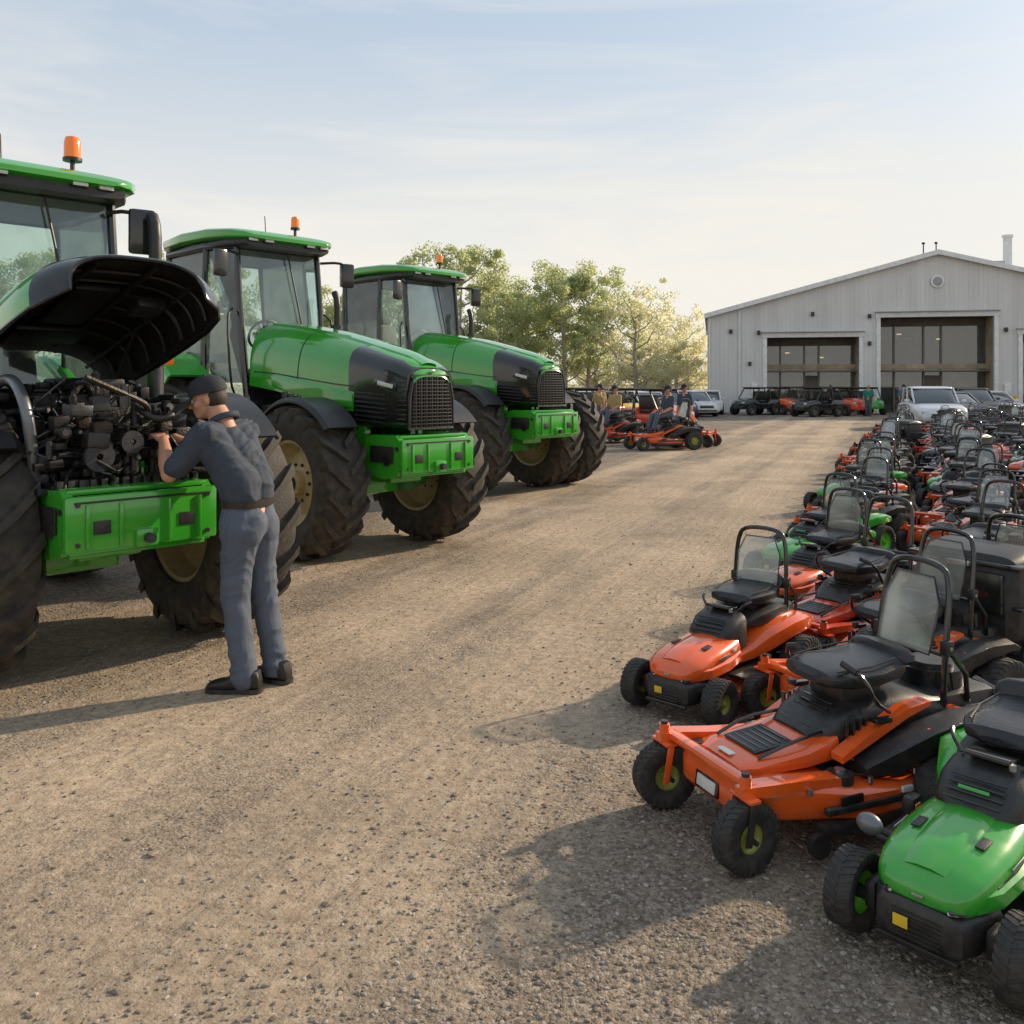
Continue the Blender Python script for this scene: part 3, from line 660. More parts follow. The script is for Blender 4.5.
labs={'ZO':'orange zero-turn mower with black seat and windscreen','ZOn':'orange zero-turn mower with low black seat','ZR':'red zero-turn mower with black roll bar','GO':'orange riding mower with black roll bar','GOn':'orange riding mower without roll bar','GG':'green riding mower with black seat and roll bar','GGn':'green riding mower with low black seat','GK':'black riding mower with roll bar','ZK':'black zero-turn mower with black seat','ZKb':'black zero-turn mower with rear grass collector'}
rnd=random.Random(11)
existing=[(2.7,8.2),(2.3,6.95),(2.18,5.93),(3.45,5.62),(2.8,5.25),(3.55,7.0),(3.25,9.2)]
for c in range(5):
    for k in range(50):
        Y=6.2+k*.93-c*.55+rnd.uniform(-.12,.12); 
        X=.72+.455*(Y-4.92)+.62+c*1.45+rnd.uniform(-.14,.14)
        if Y>42 or Y<5.5: continue
        px=512+900*X/Y
        if px>1070: continue
        if min(math.hypot(X-a,Y-b) for a,b in existing)<.84: continue
        if 33<Y<38 and 14.6<X<18.2: continue
        existing.append((X,Y))
        if Y<14: key=rnd.choice(['ZO','ZOn','GOn','GG','GGn','ZR','GK','ZO','GGn','ZOn']); T=near[key]
        else: key=rnd.choice(['ZO','ZOn','GO','GGn','ZR','GK','ZK','ZK','ZKb','GO']); T=farT[key]
        pm(T,labs[key],X,Y,215+rnd.uniform(-13,13),rnd.uniform(.93,1.10))
for x,y,rz,T,l in((4.1,24.6,200,ZO,'ZO'),(5.0,26.0,330,FZO,'ZO'),(3.0,27.5,215,FZR,'ZR'),(3.6,30,240,FGO,'GO'),(2.6,33,200,FZO,'ZO'),(2.1,30.5,220,FZR,'ZR'),(4.3,33.5,190,FZO,'ZO')):
    T.place('riding_mower',labs[l],'riding mower',(x,y,0),rz,1.40,'mowers standing near the parked cars')
# ------------------------------------------------------------------ cars
def car(col,suv=False):
    T=Thing()
    b=T.part('body'); L=2.25; h=1.0 if suv else .88
    st=[(2.2,.70,.35,.66),(2.1,.82,.24,.78),(1.7,.90,.22,.90 if suv else .82),(1.0,.93,.2,h),(0,.94,.2,h+.04),(-1.2,.93,.2,h+.04),(-1.9,.90,.22,h),(-2.15,.82,.25,h-.08),(-2.25,.72,.35,h-.2)]
    b.loft([sering(x,w,a,z,.35,24) for x,w,a,z in st],col)
    gz=1.62 if suv else 1.45
    g=T.part('window'); g.loft([sering(x,w,h-.1,z,.45,24) for x,w,z in((1.05,.72,h),(.35,.78,gz-.12),(.1,.76,gz-.05),(-1.2,.76,gz-.06),(-1.75 if suv else -1.3,.74,gz-.12),(-2.1,.74,h+.02))],CARGLASS)
    r=T.part('roof'); r.loft([sering(x,w,gz-.09,z,.5,20) for x,w,z in((.28,.66,gz-.06),(.1,.72,gz),(-.6,.73,gz+.01),(-1.3,.70,gz-.01),(-1.6 if suv else -1.35,.6,gz-.07))],col)
    for s in(1,-1):
        for x0,x1 in((.98,.2),(-.55,-.6),(-1.6,-1.35)): r.tube([(x0,s*.765,h),(x1,s*.73,gz-.06)],.035,col,seg=6)
        hl=T.part('headlight'); hl.box((2.1,s*.60,.68),(.16,.3,.13),LAMP,.03,rot=(0,0,s*-12))
        tl=T.part('tail_light'); tl.box((-2.18,s*.68,.75),(.08,.18,.16),TAILRED,.03)
        m=T.part('mirror'); m.box((.75,s*1.0,h+.08),(.1,.16,.12),col,.03)
        for x in(1.35,-1.35): wheel(T,(x,s*.82,.33),.33,.22,.2,s,MRUB,GREYR,nl=12,lh=.006,lw=.03,seg=24,big=False)
    gr=T.part('grille'); gr.box((2.19,0,.56),(.05,.8,.14),BLACKG,.02); gr.box((2.17,0,.36),(.06,1.2,.10),BLACKP,.02)
    return T
CC={n:pbr('car_'+n,c,.3,m,.5,.05,2,dust=.1) for n,c,m in(('white',(.75,.75,.74),0),('silver',(.62,.64,.66),.3),('black',(.02,.02,.022),0),('red',(.35,.02,.02),0),('blue',(.04,.08,.18),.2),('grey',(.14,.14,.15),.4))}
cars={n:car(CC[n]) for n in CC}; suvs={n:car(CC[n],True) for n in('silver','black')}
GC='cars parked in a row beside the trees'
for i,(n,x,y,rz) in enumerate([('red',2.8,56,-70),('grey',4.6,60,-75),('black',6.2,58,-110),('silver',8.0,62,-80),('white',9.3,57,-95),('black',10.8,60,-80),('red',5.6,66,-90),('white',11.9,55.0,-100),('grey',1.0,59,-80),('black',-1,60,-80),('blue',10.5,67,-90),('silver',4.2,50,-60),('red',6.0,51,-120),('black',7.7,52.5,-80),('grey',2.2,49,-95),('black',4.9,45.5,-100),('silver',6.9,46.5,-75),('blue',8.9,48.5,-95),('white',10.3,51.5,-80)]):
    cars[n].place('parked_car',n+' car parked on the gravel lot','car',(x,y,0),rz,1,GC)
suvs['silver'].place('parked_car','silver sport utility car facing the mower rows','car',(16.9,36.3,0),-104,1.05)
suvs['black'].place('parked_car','black sport utility car beside the building','car',(23.5,46,0),-100,1)
cars['grey'].place('parked_car','grey car parked among the mowers','car',(21.0,43,0),-80,1)
cars['white'].place('parked_car','white car parked near the building','car',(25.5,48,0),-80,1)
def utv(col):
    T=Thing()
    b=T.part('body'); b.loft([sering(x,w,.35,z,.35,20) for x,w,z in((1.35,.4,.7),(1.25,.6,.85),(.6,.7,1.0),(.3,.72,.75),(-.4,.72,.75),(-.5,.74,.95),(-1.3,.74,.95),(-1.35,.7,.9))],col)
    f=T.part('roll_cage')
    for s in(1,-1): f.tube([(.7,s*.66,.9),(.25,s*.62,1.55),(-.5,s*.62,1.58),(-.6,s*.66,.9)],.035,BLACKG)
    f.tube([(.25,-.62,1.55),(.25,.62,1.55)],.034,BLACKG); f.tube([(-.5,-.62,1.58),(-.5,.62,1.58)],.034,BLACKG)
    r=T.part('roof'); r.box((-.12,0,1.61),(.95,1.32,.05),BLACKP,.03)
    s=T.part('seat'); s.box((-.15,0,.82),(.5,1.1,.14),VINYL,.05); s.box((-.42,0,1.15),(.12,1.1,.5),VINYL,.05)
    for q in(1,-1):
        h=T.part('headlight'); h.box((1.3,q*.4,.74),(.1,.18,.1),LAMP,.02)
        for x in(.95,-.95): wheel(T,(x,q*.66,.32),.32,.26,.17,q,MRUB,GREYR,nl=12,lh=.02,lw=.05,seg=24,big=False)
    return T
UB=utv(BLACKG);UR=utv(RED);UO=utv(ORANGE);UG=utv(GREEN);UY=utv(YELLOW)
for T,n,x,y,rz in((UB,'black',14.3,53,-150),(UO,'orange and black',16.0,54,-60),(UB,'black',17.9,53.2,-30),(UR,'red',19.2,52,-70),(UB,'black',16.9,50,-150),(UG,'green',21.2,54,-90),(UR,'red',5.3,32.5,-60),(UO,'orange',3.2,36,-130),(UY,'yellow',4.6,38,-60),(UB,'black',2.2,42,-60),(UO,'orange',3.4,45,-100)):
    T.place('utility_vehicle',n+' utility vehicle with roll cage and roof','utility vehicle',(x,y,0),rz,1,'utility vehicles standing outside the building')
# ------------------------------------------------------------------ people
SKIN=pbr('skin',(.50,.25,.155),.5,0,0,.08,20)
SHIRT=pbr('shirt_cloth',(.040,.052,.072),.85,0,0,.12,8,bump=.3,bscale=14)
TROUS=pbr('trouser_cloth',(.085,.102,.135),.85,0,0,.12,8,bump=.3,bscale=12)
CAPM=pbr('cap_cloth',(.020,.022,.030),.8,0,0,.1,30)
SHOE=pbr('shoe_leather',(.016,.013,.011),.5,0,0,.2,30)
HAIR=pbr('hair',(.035,.024,.016),.7,0,0,.3,60)
BELT=pbr('belt_leather',(.02,.012,.008),.4,0,0,.1,30)
def blob(name,items,mat,vox=.007,sm=6,fold=0,focus=()):
    b=B(name)
    for it in items:
        if it[0]=='c':
            _,p1,r1,p2,r2=it
            b.sph(p1,r1,mat,14,9); b.sph(p2,r2,mat,14,9); b.cyl(p1,p2,r1*.995,mat,r2=r2*.995,seg=16)
        else:
            _,c,r,rot=it; b.sph(c,r,mat,18,12,rot)
    me=b.mesh(); ob=bpy.data.objects.new('tmp',me); COL.objects.link(ob)
    m=ob.modifiers.new('r','REMESH'); m.mode='VOXEL'; m.voxel_size=vox
    m2=ob.modifiers.new('s','SMOOTH'); m2.iterations=sm; m2.factor=.5
    dg=bpy.context.evaluated_depsgraph_get(); ev=ob.evaluated_get(dg)
    new=bpy.data.meshes.new_from_object(ev); bpy.data.objects.remove(ob)
    new.materials.clear(); new.materials.append(mat); new.name=name
    if fold:
        nv=len(new.vertices); co=np.zeros(nv*3); new.vertices.foreach_get('co',co); co=co.reshape(-1,3)
        nr=np.zeros(nv*3); new.vertex_normals.foreach_get('vector',nr); nr=nr.reshape(-1,3)
        fo=[np.array(c) for c in focus]
        for i in range(nv):
            x,y,z=co[i]
            wv=noise.noise(Vector((x*4,y*4,z*3)))
            f=1-abs(noise.noise(Vector((x*4.5+wv*1.8,y*4.5,z*10+x*9+wv*2.5))))*2.4
            k=.5
            for c in fo: k=max(k,1.5*math.exp(-(((co[i]-c)**2).sum())/.13**2))
            co[i]+=nr[i]*fold*(max(f,-.4)-.3)*k
        new.vertices.foreach_set('co',co.ravel()); new.update()
    new.shade_smooth()
    return new
def V3(*a): return Vector(a)
def hand(wr,d,up,side,curl=.5,thumbside=1):
    d=d.normalized(); up=(up-d*up.dot(d)).normalized(); sd=d.cross(up)*side
    it=[]
    for i,(o,l) in enumerate(((-.030,.9),(-.010,1.0),(.010,.95),(.029,.75))):
        k=wr+d*.088+sd*o
        it.append(('c',wr+d*.015+sd*o*.6,.0155,k,.0125))
        p=k; rr=.0095; a=0
        for j,sl in enumerate((.036,.024,.018)):
            a+=curl*(.7+.15*j)+.06*i*(j==0)
            dirn=d*math.cos(a)-up*math.sin(a)
            q=p+dirn*sl*l; it.append(('c',p,rr,q,rr*.93)); p=q; rr*=.93
    b=wr+d*.03-sd*.028*thumbside
    t1=b+(d*.6-sd*.7*thumbside-up*.3).normalized()*.034; t2=t1+(d*.9-up*.5).normalized()*.03
    it+=[('c',b,.015,t1,.012),('c',t1,.0115,t2,.0095)]
    return it
def person(name,label,J,loc,rz,shirt=SHIRT,trous=TROUS,detail=True,cap=True,scale=1):
    vox=.0062 if detail else .016
    root=bpy.data.objects.new(name,None); root.location=loc; root.rotation_euler=(0,0,R(rz)); root.scale=(scale,)*3; root.empty_display_size=.2
    COL.objects.link(root); root['label']=label; root['category']='person'
    hc=J['head']; hr=Matrix.Rotation(R(J.get('yaw',0)),3,'Z')@Matrix.Rotation(R(J.get('pitch',0)),3,'Y')
    def H(x,y,z): return hc+hr@V3(x,y,z)
    it=[('e',H(-.01,0,.03),(.098,.078,.092),hr),('e',H(.03,0,-.025),(.068,.062,.085),hr),('e',H(.058,0,-.078),(.035,.04,.03),hr),
        ('c',H(.085,0,.012),.011,H(.108,0,-.022),.015),('e',H(.075,0,.022),(.022,.05,.012),hr),
        ('e',H(.088,0,-.052),(.012,.022,.006),hr),('e',H(.087,0,-.064),(.012,.02,.006),hr)]
    for s in(1,-1):
        it+=[('e',H(-.004,s*.082,-.008),(.02,.012,.032),hr),('e',H(.055,s*.045,-.02),(.03,.022,.03),hr),('c',H(.0,s*.05,-.05),.022,H(.05,s*.025,-.082),.018)]
    it+=[('c',H(-.02,0,-.04),.060,J['neck'],.068)]
    N_=J['neck']; P=J['pelvis']
    it+=[('c',N_,.065,(N_+P)/2+V3(.02,0,.05),.11),('c',(N_+P)/2,.11,P,.12)]
    for s in('L','R'):
        sh,el,wr=J['sh'+s],J['el'+s],J['wr'+s]; it+=[('c',N_+V3(0,0,-.05),.05,sh,.055),('c',sh,.056,(sh+el)/2,.052),('c',(sh+el)/2,.052,el,.045),('c',el,.046,el.lerp(wr,.35),.050),('c',el.lerp(wr,.35),.050,el.lerp(wr,.8),.034),('c',el.lerp(wr,.8),.034,wr,.029)]
        it+=hand(wr,J['hd'+s],J['hu'+s],1,J.get('curl',.5),J['th'+s])
        hp,kn,an=J['hp'+s],J['kn'+s],J['an'+s]; it+=[('c',P,.10,hp,.085),('c',hp,.085,kn,.055),('c',kn,.055,an,.035),('c',an,.035,an+J['ft'+s]*.12+V3(0,0,-.06),.03)]
    body=bpy.data.objects.new('body',blob('body',it,SKIN,vox,3)); COL.objects.link(body); body.parent=root
    lat=(J['shL']-J['shR']); lat.z=0; lat.normalize()
    it=[('c',N_+V3(-.005,0,-.04),.070,(N_+P)/2+V3(.0,0,.07),.140)]
    for s,sg in(('L',1),('R',-1)):
        o=lat*sg
        it+=[('c',N_+V3(0,0,-.06),.060,J['sh'+s],.078),('c',J['sh'+s]+V3(0,0,-.04)-o*.06,.100,P+o*.07+V3(.01,0,.20),.120),('c',P+o*.07+V3(.01,0,.20),.120,P+o*.060+V3(0,0,.09),.112)]
        it+=[('c',J['sh'+s],.078,J['sh'+s].lerp(J['el'+s],.78),.073)]
    sh=bpy.data.objects.new('shirt',blob('shirt',it,shirt,vox*1.1,6,.017 if detail else 0,(J['shL'],J['shR'],P+V3(0,0,.16)))); COL.objects.link(sh); sh.parent=root
    it=[]
    for s,sg in(('L',1),('R',-1)):
        hp,kn,an=J['hp'+s],J['kn'+s],J['an'+s]
        it+=[('c',P+lat*sg*.058+V3(0,0,.075),.110,hp+V3(-.01,0,.0),.116),('c',hp+V3(-.02,0,0),.116,hp.lerp(kn,.5),.092),('c',hp.lerp(kn,.5),.092,kn,.077),('c',kn,.077,kn.lerp(an,.5),.074),('c',kn.lerp(an,.5),.074,an+V3(0,0,-.02),.072)]
        it+=[('c',P+lat*sg*.05+V3(-.06,0,-.03) if not J.get('sit') else P,.095,hp+(V3(-.05,0,-.02) if not J.get('sit') else V3(0,0,0)),.095)]
    tr=bpy.data.objects.new('trousers',blob('trousers',it,trous,vox*1.1,5,.013 if detail else 0,(J['knL'],J['knR'],J['anL'],J['anR'],J['hpL']))); COL.objects.link(tr); tr.parent=root
    if detail:
        b=B('belt'); secs=[]; c=P+V3(0,0,.090)
        pr=[(math.cos(2*math.pi*k/32),math.sin(2*math.pi*k/32)) for k in range(32)]
        x=V3(lat.y,-lat.x,0)
        for z,g in((-.02,-.02),(-.02,.004),(.02,.004),(.02,-.02)):
            secs.append([c+x*(.119+g)*math.copysign(abs(a)**.85,a)+lat*(.175+g)*math.copysign(abs(q)**.85,q)+V3(0,0,z) for a,q in pr])
        b.loft(secs,BELT,caps=False); o=bpy.data.objects.new('belt',b.mesh()); COL.objects.link(o); o.parent=root
        b=B('collar'); cc=N_+V3(-.012,0,.008); ring=[cc+V3(math.cos(t)*.072,math.sin(t)*.076,.022-.028*math.cos(t)) for t in np.linspace(.45,2*math.pi-.45,24)]
        b.loft([[r+V3(0,0,.012),r+(r-cc)*.10+V3(0,0,.006),r+(r-cc)*.25+V3(0,0,-.030),r+(r-cc)*.12+V3(0,0,-.030)] for r in ring],shirt)
        o=bpy.data.objects.new('collar',b.mesh(ang=80)); COL.objects.link(o); o.parent=sh
        for s in(1,-1):
            b=B('eye'); b.sph(H(.083,s*.03,.006),.011,WHITED); b.sph(H(.090,s*.031,.006),.006,HAIR)
            o=bpy.data.objects.new('eye',b.mesh()); COL.objects.link(o); o.parent=body
    for s in('L','R'):
        an=J['an'+s]; f=J['ft'+s]; sd=V3(-f.y,f.x,0); gz=an.z-.10
        b=B('shoe'); secs=[]
        for t,w,zt in((-.098,.03,.08),(-.085,.046,.125),(-.02,.052,.14),(.05,.052,.105),(.11,.056,.078),(.165,.052,.065),(.20,.038,.055),(.215,.018,.035)):
            ring=[]
            for _,yy,zz in sering(0,w,0.018,zt,.55,20): ring.append(V3(an.x,an.y,gz)+f*t+sd*yy+V3(0,0,zz))
            secs.append(ring)
        b.loft(secs,SHOE)
        b.loft([[V3(an.x,an.y,gz)+f*t+sd*yy+V3(0,0,zz) for yy,zz in((-w,.0),(w,0),(w,.026),(-w,.026))] for t,w in((-.105,.03),(-.09,.05),(-.02,.055),(.03,.05),(.1,.06),(.17,.055),(.21,.036),(.222,.015))],BLACKP)
        o=bpy.data.objects.new('shoe',b.mesh(ang=60)); COL.objects.link(o); o.parent=root
    b=B('hair'); b.sph(H(-.032,0,.002),(.082,.0825,.082),HAIR,24,16,hr); o=bpy.data.objects.new('hair',b.mesh()); COL.objects.link(o); o.parent=root
    if cap:
        b=B('cap'); secs=[]
        for z,k in((.022,1.0),(.050,1.01),(.082,.94),(.110,.74),(.126,.42),(.131,.02)):
            secs.append([H(-.010+.113*k*math.cos(t),.092*k*math.sin(t),z+.012) for t in np.linspace(0,2*math.pi,29)[:-1]])
        b.loft(secs,CAPM)
        secs=[]
        for k in range(9):
            t=k/8; secs.append([H(.075+.130*t,yy*math.sqrt(max(.02,1-t**2.6)),.040-.050*t-3.2*yy*yy*(.6+.6*t)+dz) for yy,dz in [(a,0) for a in np.linspace(-.085,.085,13)]+[(a,-.010) for a in np.linspace(.085,-.085,13)]])
        b.loft(secs,CAPM); b.sph(H(-.012,0,.144),.008,CAPM)
        o=bpy.data.objects.new('cap',b.mesh(ang=50)); COL.objects.link(o); o.parent=root
    return root
J=dict(head=V3(.245,.02,1.675),pitch=14,yaw=30,neck=V3(.155,0,1.54),pelvis=V3(-.03,0,.985),
 shL=V3(.115,.205,1.468),shR=V3(.145,-.20,1.468),
 elL=V3(.31,.27,1.245),elR=V3(.39,-.22,1.30),
 wrL=V3(.50,.11,1.43),wrR=V3(.61,-.10,1.43),
 hdL=V3(.8,-.35,.35),hdR=V3(.9,.25,.1),huL=V3(-.3,.3,.9),huR=V3(-.1,-.2,1),thL=-1,thR=1,
 hpL=V3(-.03,.085,.92),hpR=V3(-.03,-.085,.92),knL=V3(-.02,.10,.51),knR=V3(-.07,-.10,.51),
 anL=V3(-.09,.11,.10),anR=V3(-.15,-.105,.10),ftL=V3(.97,.35,0).normalized(),ftR=V3(.97,-.05,0).normalized(),curl=.5)
person('person','mechanic in black cap and grey work clothes reaching into engine',J,(-1.58,5.30,0),158)
JS=dict(head=V3(.02,0,1.66),pitch=3,neck=V3(-.01,0,1.5),pelvis=V3(0,0,.98),shL=V3(0,.19,1.43),shR=V3(0,-.19,1.43),elL=V3(-.02,.25,1.13),elR=V3(-.02,-.25,1.13),
 wrL=V3(.06,.26,.88),wrR=V3(.06,-.26,.88),hdL=V3(.1,0,-1),hdR=V3(.1,0,-1),huL=V3(0,1,0),huR=V3(0,-1,0),thL=1,thR=-1,
 hpL=V3(0,.09,.9),hpR=V3(0,-.09,.9),knL=V3(.03,.1,.5),knR=V3(-.02,-.1,.5),anL=V3(0,.1,.1),anR=V3(-.06,-.1,.1),ftL=V3(1,.1,0).normalized(),ftR=V3(1,-.1,0).normalized())
# seated on a mower seat about 0.85 m high, feet on the foot plate
JT=dict(sit=1,head=V3(.02,0,1.62),pitch=3,neck=V3(-.02,0,1.47),pelvis=V3(0,0,.96),shL=V3(-.01,.19,1.40),shR=V3(-.01,-.19,1.40),elL=V3(.06,.25,1.13),elR=V3(.06,-.25,1.13),
 wrL=V3(.28,.22,1.02),wrR=V3(.28,-.22,1.02),hdL=V3(1,0,-.2),hdR=V3(1,0,-.2),huL=V3(0,0,1),huR=V3(0,0,1),thL=-1,thR=1,
 hpL=V3(.04,.10,.95),hpR=V3(.04,-.10,.95),knL=V3(.42,.15,.92),knR=V3(.42,-.15,.92),anL=V3(.52,.13,.60),anR=V3(.52,-.13,.60),ftL=V3(1,.1,0).normalized(),ftR=V3(1,-.1,0).normalized())
BLUESH=pbr('blue_shirt',(.10,.16,.30),.85); GREENSH=pbr('green_shirt',(.02,.2,.16),.85); YSH=pbr('tan_shirt',(.35,.25,.10),.85)
person('person','standing person in blue shirt outside the building',JS,(22.4,51.5,0),-80,BLUESH,SHOE,False)
person('person','standing person in green shirt near utility vehicles',JS,(20.0,50.5,0),-120,GREENSH,TROUS,False,False)
person('person','standing person in dark clothes beside orange mower',JS,(5.3,27.6,0),-140,SHIRT,TROUS,False)
person('person','standing person in tan shirt beside red mower',JS,(3.1,31.8,0),-60,YSH,TROUS,False)
def rider(lab,mx,my,rz,sh):
    c,s=math.cos(R(rz)),math.sin(R(rz)); person('person',lab,JT,(mx-.20*c,my-.20*s,0),rz,sh,TROUS,False)
rider('person in dark shirt sitting on an orange mower',4.1,24.6,200,SHIRT)
rider('person in tan shirt sitting on a red mower',3.0,27.5,215,YSH)
# ------------------------------------------------------------------ building
def ribbed(name,col,per=.3,rough=.5):
    m,nt,out=nt_new(name); L=nt.links
    p=N(nt,'ShaderNodeBsdfPrincipled'); p.inputs['Roughness'].default_value=rough; L.new(p.outputs[0],out.inputs[0])
    tc=N(nt,'ShaderNodeTexCoord'); sx=N(nt,'ShaderNodeSeparateXYZ'); L.new(tc.outputs['Object'],sx.inputs[0])
    a=N(nt,'ShaderNodeMath',operation='ADD'); L.new(sx.outputs[0],a.inputs[0]); L.new(sx.outputs[1],a.inputs[1])
    mu=N(nt,'ShaderNodeMath',operation='MULTIPLY'); L.new(a.outputs[0],mu.inputs[0]); mu.inputs[1].default_value=1/per
    fr=N(nt,'ShaderNodeMath',operation='FRACT'); L.new(mu.outputs[0],fr.inputs[0])
    rp=N(nt,'ShaderNodeValToRGB'); e=rp.color_ramp.elements; e[0].position=.0;e[0].color=(1,1,1,1); e[1].position=.25;e[1].color=(0,0,0,1); L.new(fr.outputs[0],rp.inputs[0])
    bp=N(nt,'ShaderNodeBump'); bp.inputs['Strength'].default_value=.4; bp.inputs['Distance'].default_value=.03; L.new(rp.outputs[0],bp.inputs['Height']); L.new(bp.outputs[0],p.inputs['Normal'])
    mp=N(nt,'ShaderNodeMapping'); mp.inputs['Scale'].default_value=(1,1,.12); L.new(tc.outputs['Object'],mp.inputs[0])
    no=N(nt,'ShaderNodeTexNoise'); no.inputs['Scale'].default_value=1.2; no.inputs['Detail'].default_value=8; L.new(mp.outputs[0],no.inputs[0])
    mr=N(nt,'ShaderNodeMapRange'); mr.inputs[1].default_value=.3; mr.inputs[2].default_value=.7; mr.inputs[3].default_value=.88; mr.inputs[4].default_value=1.06; L.new(no.outputs[0],mr.inputs[0])
    mx=N(nt,'ShaderNodeMix',data_type='RGBA',blend_type='MULTIPLY'); mx.inputs[0].default_value=1; mx.inputs[6].default_value=(*col,1); L.new(mr.outputs[0],mx.inputs[7])
    m2=N(nt,'ShaderNodeMix',data_type='RGBA',blend_type='MULTIPLY'); m2.inputs[0].default_value=.12; L.new(mx.outputs[2],m2.inputs[6])
    inv=N(nt,'ShaderNodeInvert'); L.new(rp.outputs[0],inv.inputs[1]); L.new(inv.outputs[0],m2.inputs[7])
    L.new(m2.outputs[2],p.inputs['Base Color']); return m
WALLM=ribbed('metal_wall',(.67,.655,.625)); ROOFM=ribbed('metal_roof',(.45,.46,.47),.4)
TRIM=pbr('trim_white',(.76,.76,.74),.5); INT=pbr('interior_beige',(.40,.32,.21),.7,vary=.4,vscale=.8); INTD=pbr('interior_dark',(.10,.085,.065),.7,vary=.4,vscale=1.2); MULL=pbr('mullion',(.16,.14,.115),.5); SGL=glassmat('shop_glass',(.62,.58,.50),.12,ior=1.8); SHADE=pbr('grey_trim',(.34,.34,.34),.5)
SHOPL=pbr('shop_light',(1,.80,.50),.5,emit=2.5)
def building():
    T=Thing(); x0,xr,x1=0,15.1,30.2; ze,zr=6.6,10.45; DP=24
    def rz_(x): return ze+(zr-ze)*(x/xr) if x<xr else zr-(zr-ze)*((x-xr)/(x1-xr))
    wl=T.part('wall')
    doors=[(4.05,10.15,5.05),(11.5,18.6,6.3),(20.3,26.3,5.1)]
    cuts=[0]
    for a,b,_ in doors: cuts+=[a,b]
    cuts.append(x1)
    for i in range(len(cuts)-1):
        a,b=cuts[i],cuts[i+1]; zb=0
        for d in doors:
            if d[0]==a: zb=d[2]
        pts=[(a,zb),(b,zb),(b,rz_(b))]
        if a<xr<b: pts.append((xr,zr))
        pts.append((a,rz_(a))); wl.ext(pts,0,.25,WALLM)
    wl.box((.125,DP/2+.1,ze/2),(.25,DP-.3,ze),WALLM,0); wl.box((x1-.125,DP/2+.1,ze/2),(.25,DP-.3,ze),WALLM,0)
    wl.ext([(0,0),(x1,0),(x1,ze),(xr,zr),(0,ze)],DP,DP+.25,WALLM)
    rf=T.part('roof')
    for pts in([(-.2,ze-.06),(xr,zr),(xr,zr+.16),(-.2,ze+.10)],[(x1+.2,ze-.06),(xr,zr),(xr,zr+.16),(x1+.2,ze+.10)]): rf.ext(pts,-.35,DP+.5,ROOFM)
    fa=T.part('fascia')
    fa.ext([(-.22,ze-.18),(xr,zr-.12),(xr,zr+.19),(-.22,ze+.13)],-.42,-.352,TRIM); fa.ext([(x1+.22,ze-.18),(xr,zr-.12),(xr,zr+.19),(x1+.22,ze+.13)],-.42,-.352,TRIM)
    for a,b,h in doors:
        fr=T.part('door_frame')
        fr.box((a-.12,-.06,h/2),(.26,.12,h),TRIM,.01); fr.box((b+.12,-.06,h/2),(.26,.12,h),TRIM,.01); fr.box(((a+b)/2,-.07,h+.16),(b-a+.6,.14,.32),TRIM,.01)
        fr.box(((a+b)/2,-.18,h+.36),(b-a+.7,.4,.06),ROOFM,.01)
        sf=T.part('storefront'); rr=random.Random(int(a*10))
        yy=1.8
        for fx in(0,.17,.44,.60,1.0): sf.box((a+(b-a)*fx,yy,h/2),(.12,.12,h),MULL,.01)
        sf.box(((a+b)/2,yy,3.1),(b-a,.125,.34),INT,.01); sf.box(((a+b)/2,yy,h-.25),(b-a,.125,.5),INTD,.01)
        sf.box((a+(b-a)*.52,yy,1.25),((b-a)*.14,.09,2.5),INTD,.01)
        sf.box(((a+b)/2,yy-.5,2.8),(b-a,.9,.12),MULL,.02)
        gl=T.part('window'); gl.box(((a+b)/2,yy+.1,h/2),(b-a,.02,h),SGL,0)
        ins=T.part('interior_wall')
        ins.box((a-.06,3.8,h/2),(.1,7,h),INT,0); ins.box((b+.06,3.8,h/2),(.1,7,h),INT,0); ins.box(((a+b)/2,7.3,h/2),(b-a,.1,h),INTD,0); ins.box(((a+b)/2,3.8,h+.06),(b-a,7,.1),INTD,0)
        for k in range(11): 
            hh=rr.uniform(.8,2.6); ins.box((a+.5+(b-a-1)*k/10,rr.uniform(3.0,6.4),hh/2),(rr.uniform(.3,.9),.6,hh),rr.choice([INT,TRIM,MULL,BLACKP,GREEN,ORANGE,INTD]),.05)
        for k in range(6): ins.box((a+.8+k*(b-a-1.6)/5,7.1,rr.uniform(2.4,h-.9)),(rr.uniform(.5,1.1),.1,rr.uniform(.3,.9)),rr.choice([TRIM,MULL,INT,INT]),.03)
        for fx,fy in((.28,4.2),(.70,5.6)):
            lt=T.part('ceiling_light'); lt.box((a+(b-a)*fx,fy,h-.9-.3*(fx>.5)),(.3,.2,.06),SHOPL,.01)
    em=T.part('round_sign'); em.lathe([(0,.42),(-.06,.42),(-.08,.36),(-.08,0)],(xr,-.06,8.6),TRIM,seg=28,axis='y'); em.lathe([(-.085,.30),(-.095,.28),(-.095,0)],(xr,-.06,8.6),SHADE,seg=24)
    chm=T.part('chimney'); chm.cyl((20.6,4,8.4),(20.6,4,11.9),.30,TRIM,seg=20); chm.cyl((20.6,4,11.9),(20.6,4,12.05),.38,TRIM,seg=20); chm.box((19.3,3,9.7),(1.4,1.0,.9),ROOFM,.05)
    an=T.part('antenna'); an.cyl((14.3,.3,10.1),(14.3,.3,11.1),.04,DSTEEL); an.sph((14.3,.3,11.15),(.12,.12,.08),DSTEEL)
    an=T.part('antenna'); an.cyl((15.1,.3,10.1),(15.1,.3,11.1),.04,DSTEEL); an.sph((15.1,.3,11.15),(.12,.12,.08),DSTEEL)
    dp=T.part('downpipe'); dp.tube([(2.2,-.08,6.9),(2.2,-.08,0)],.07,TRIM)
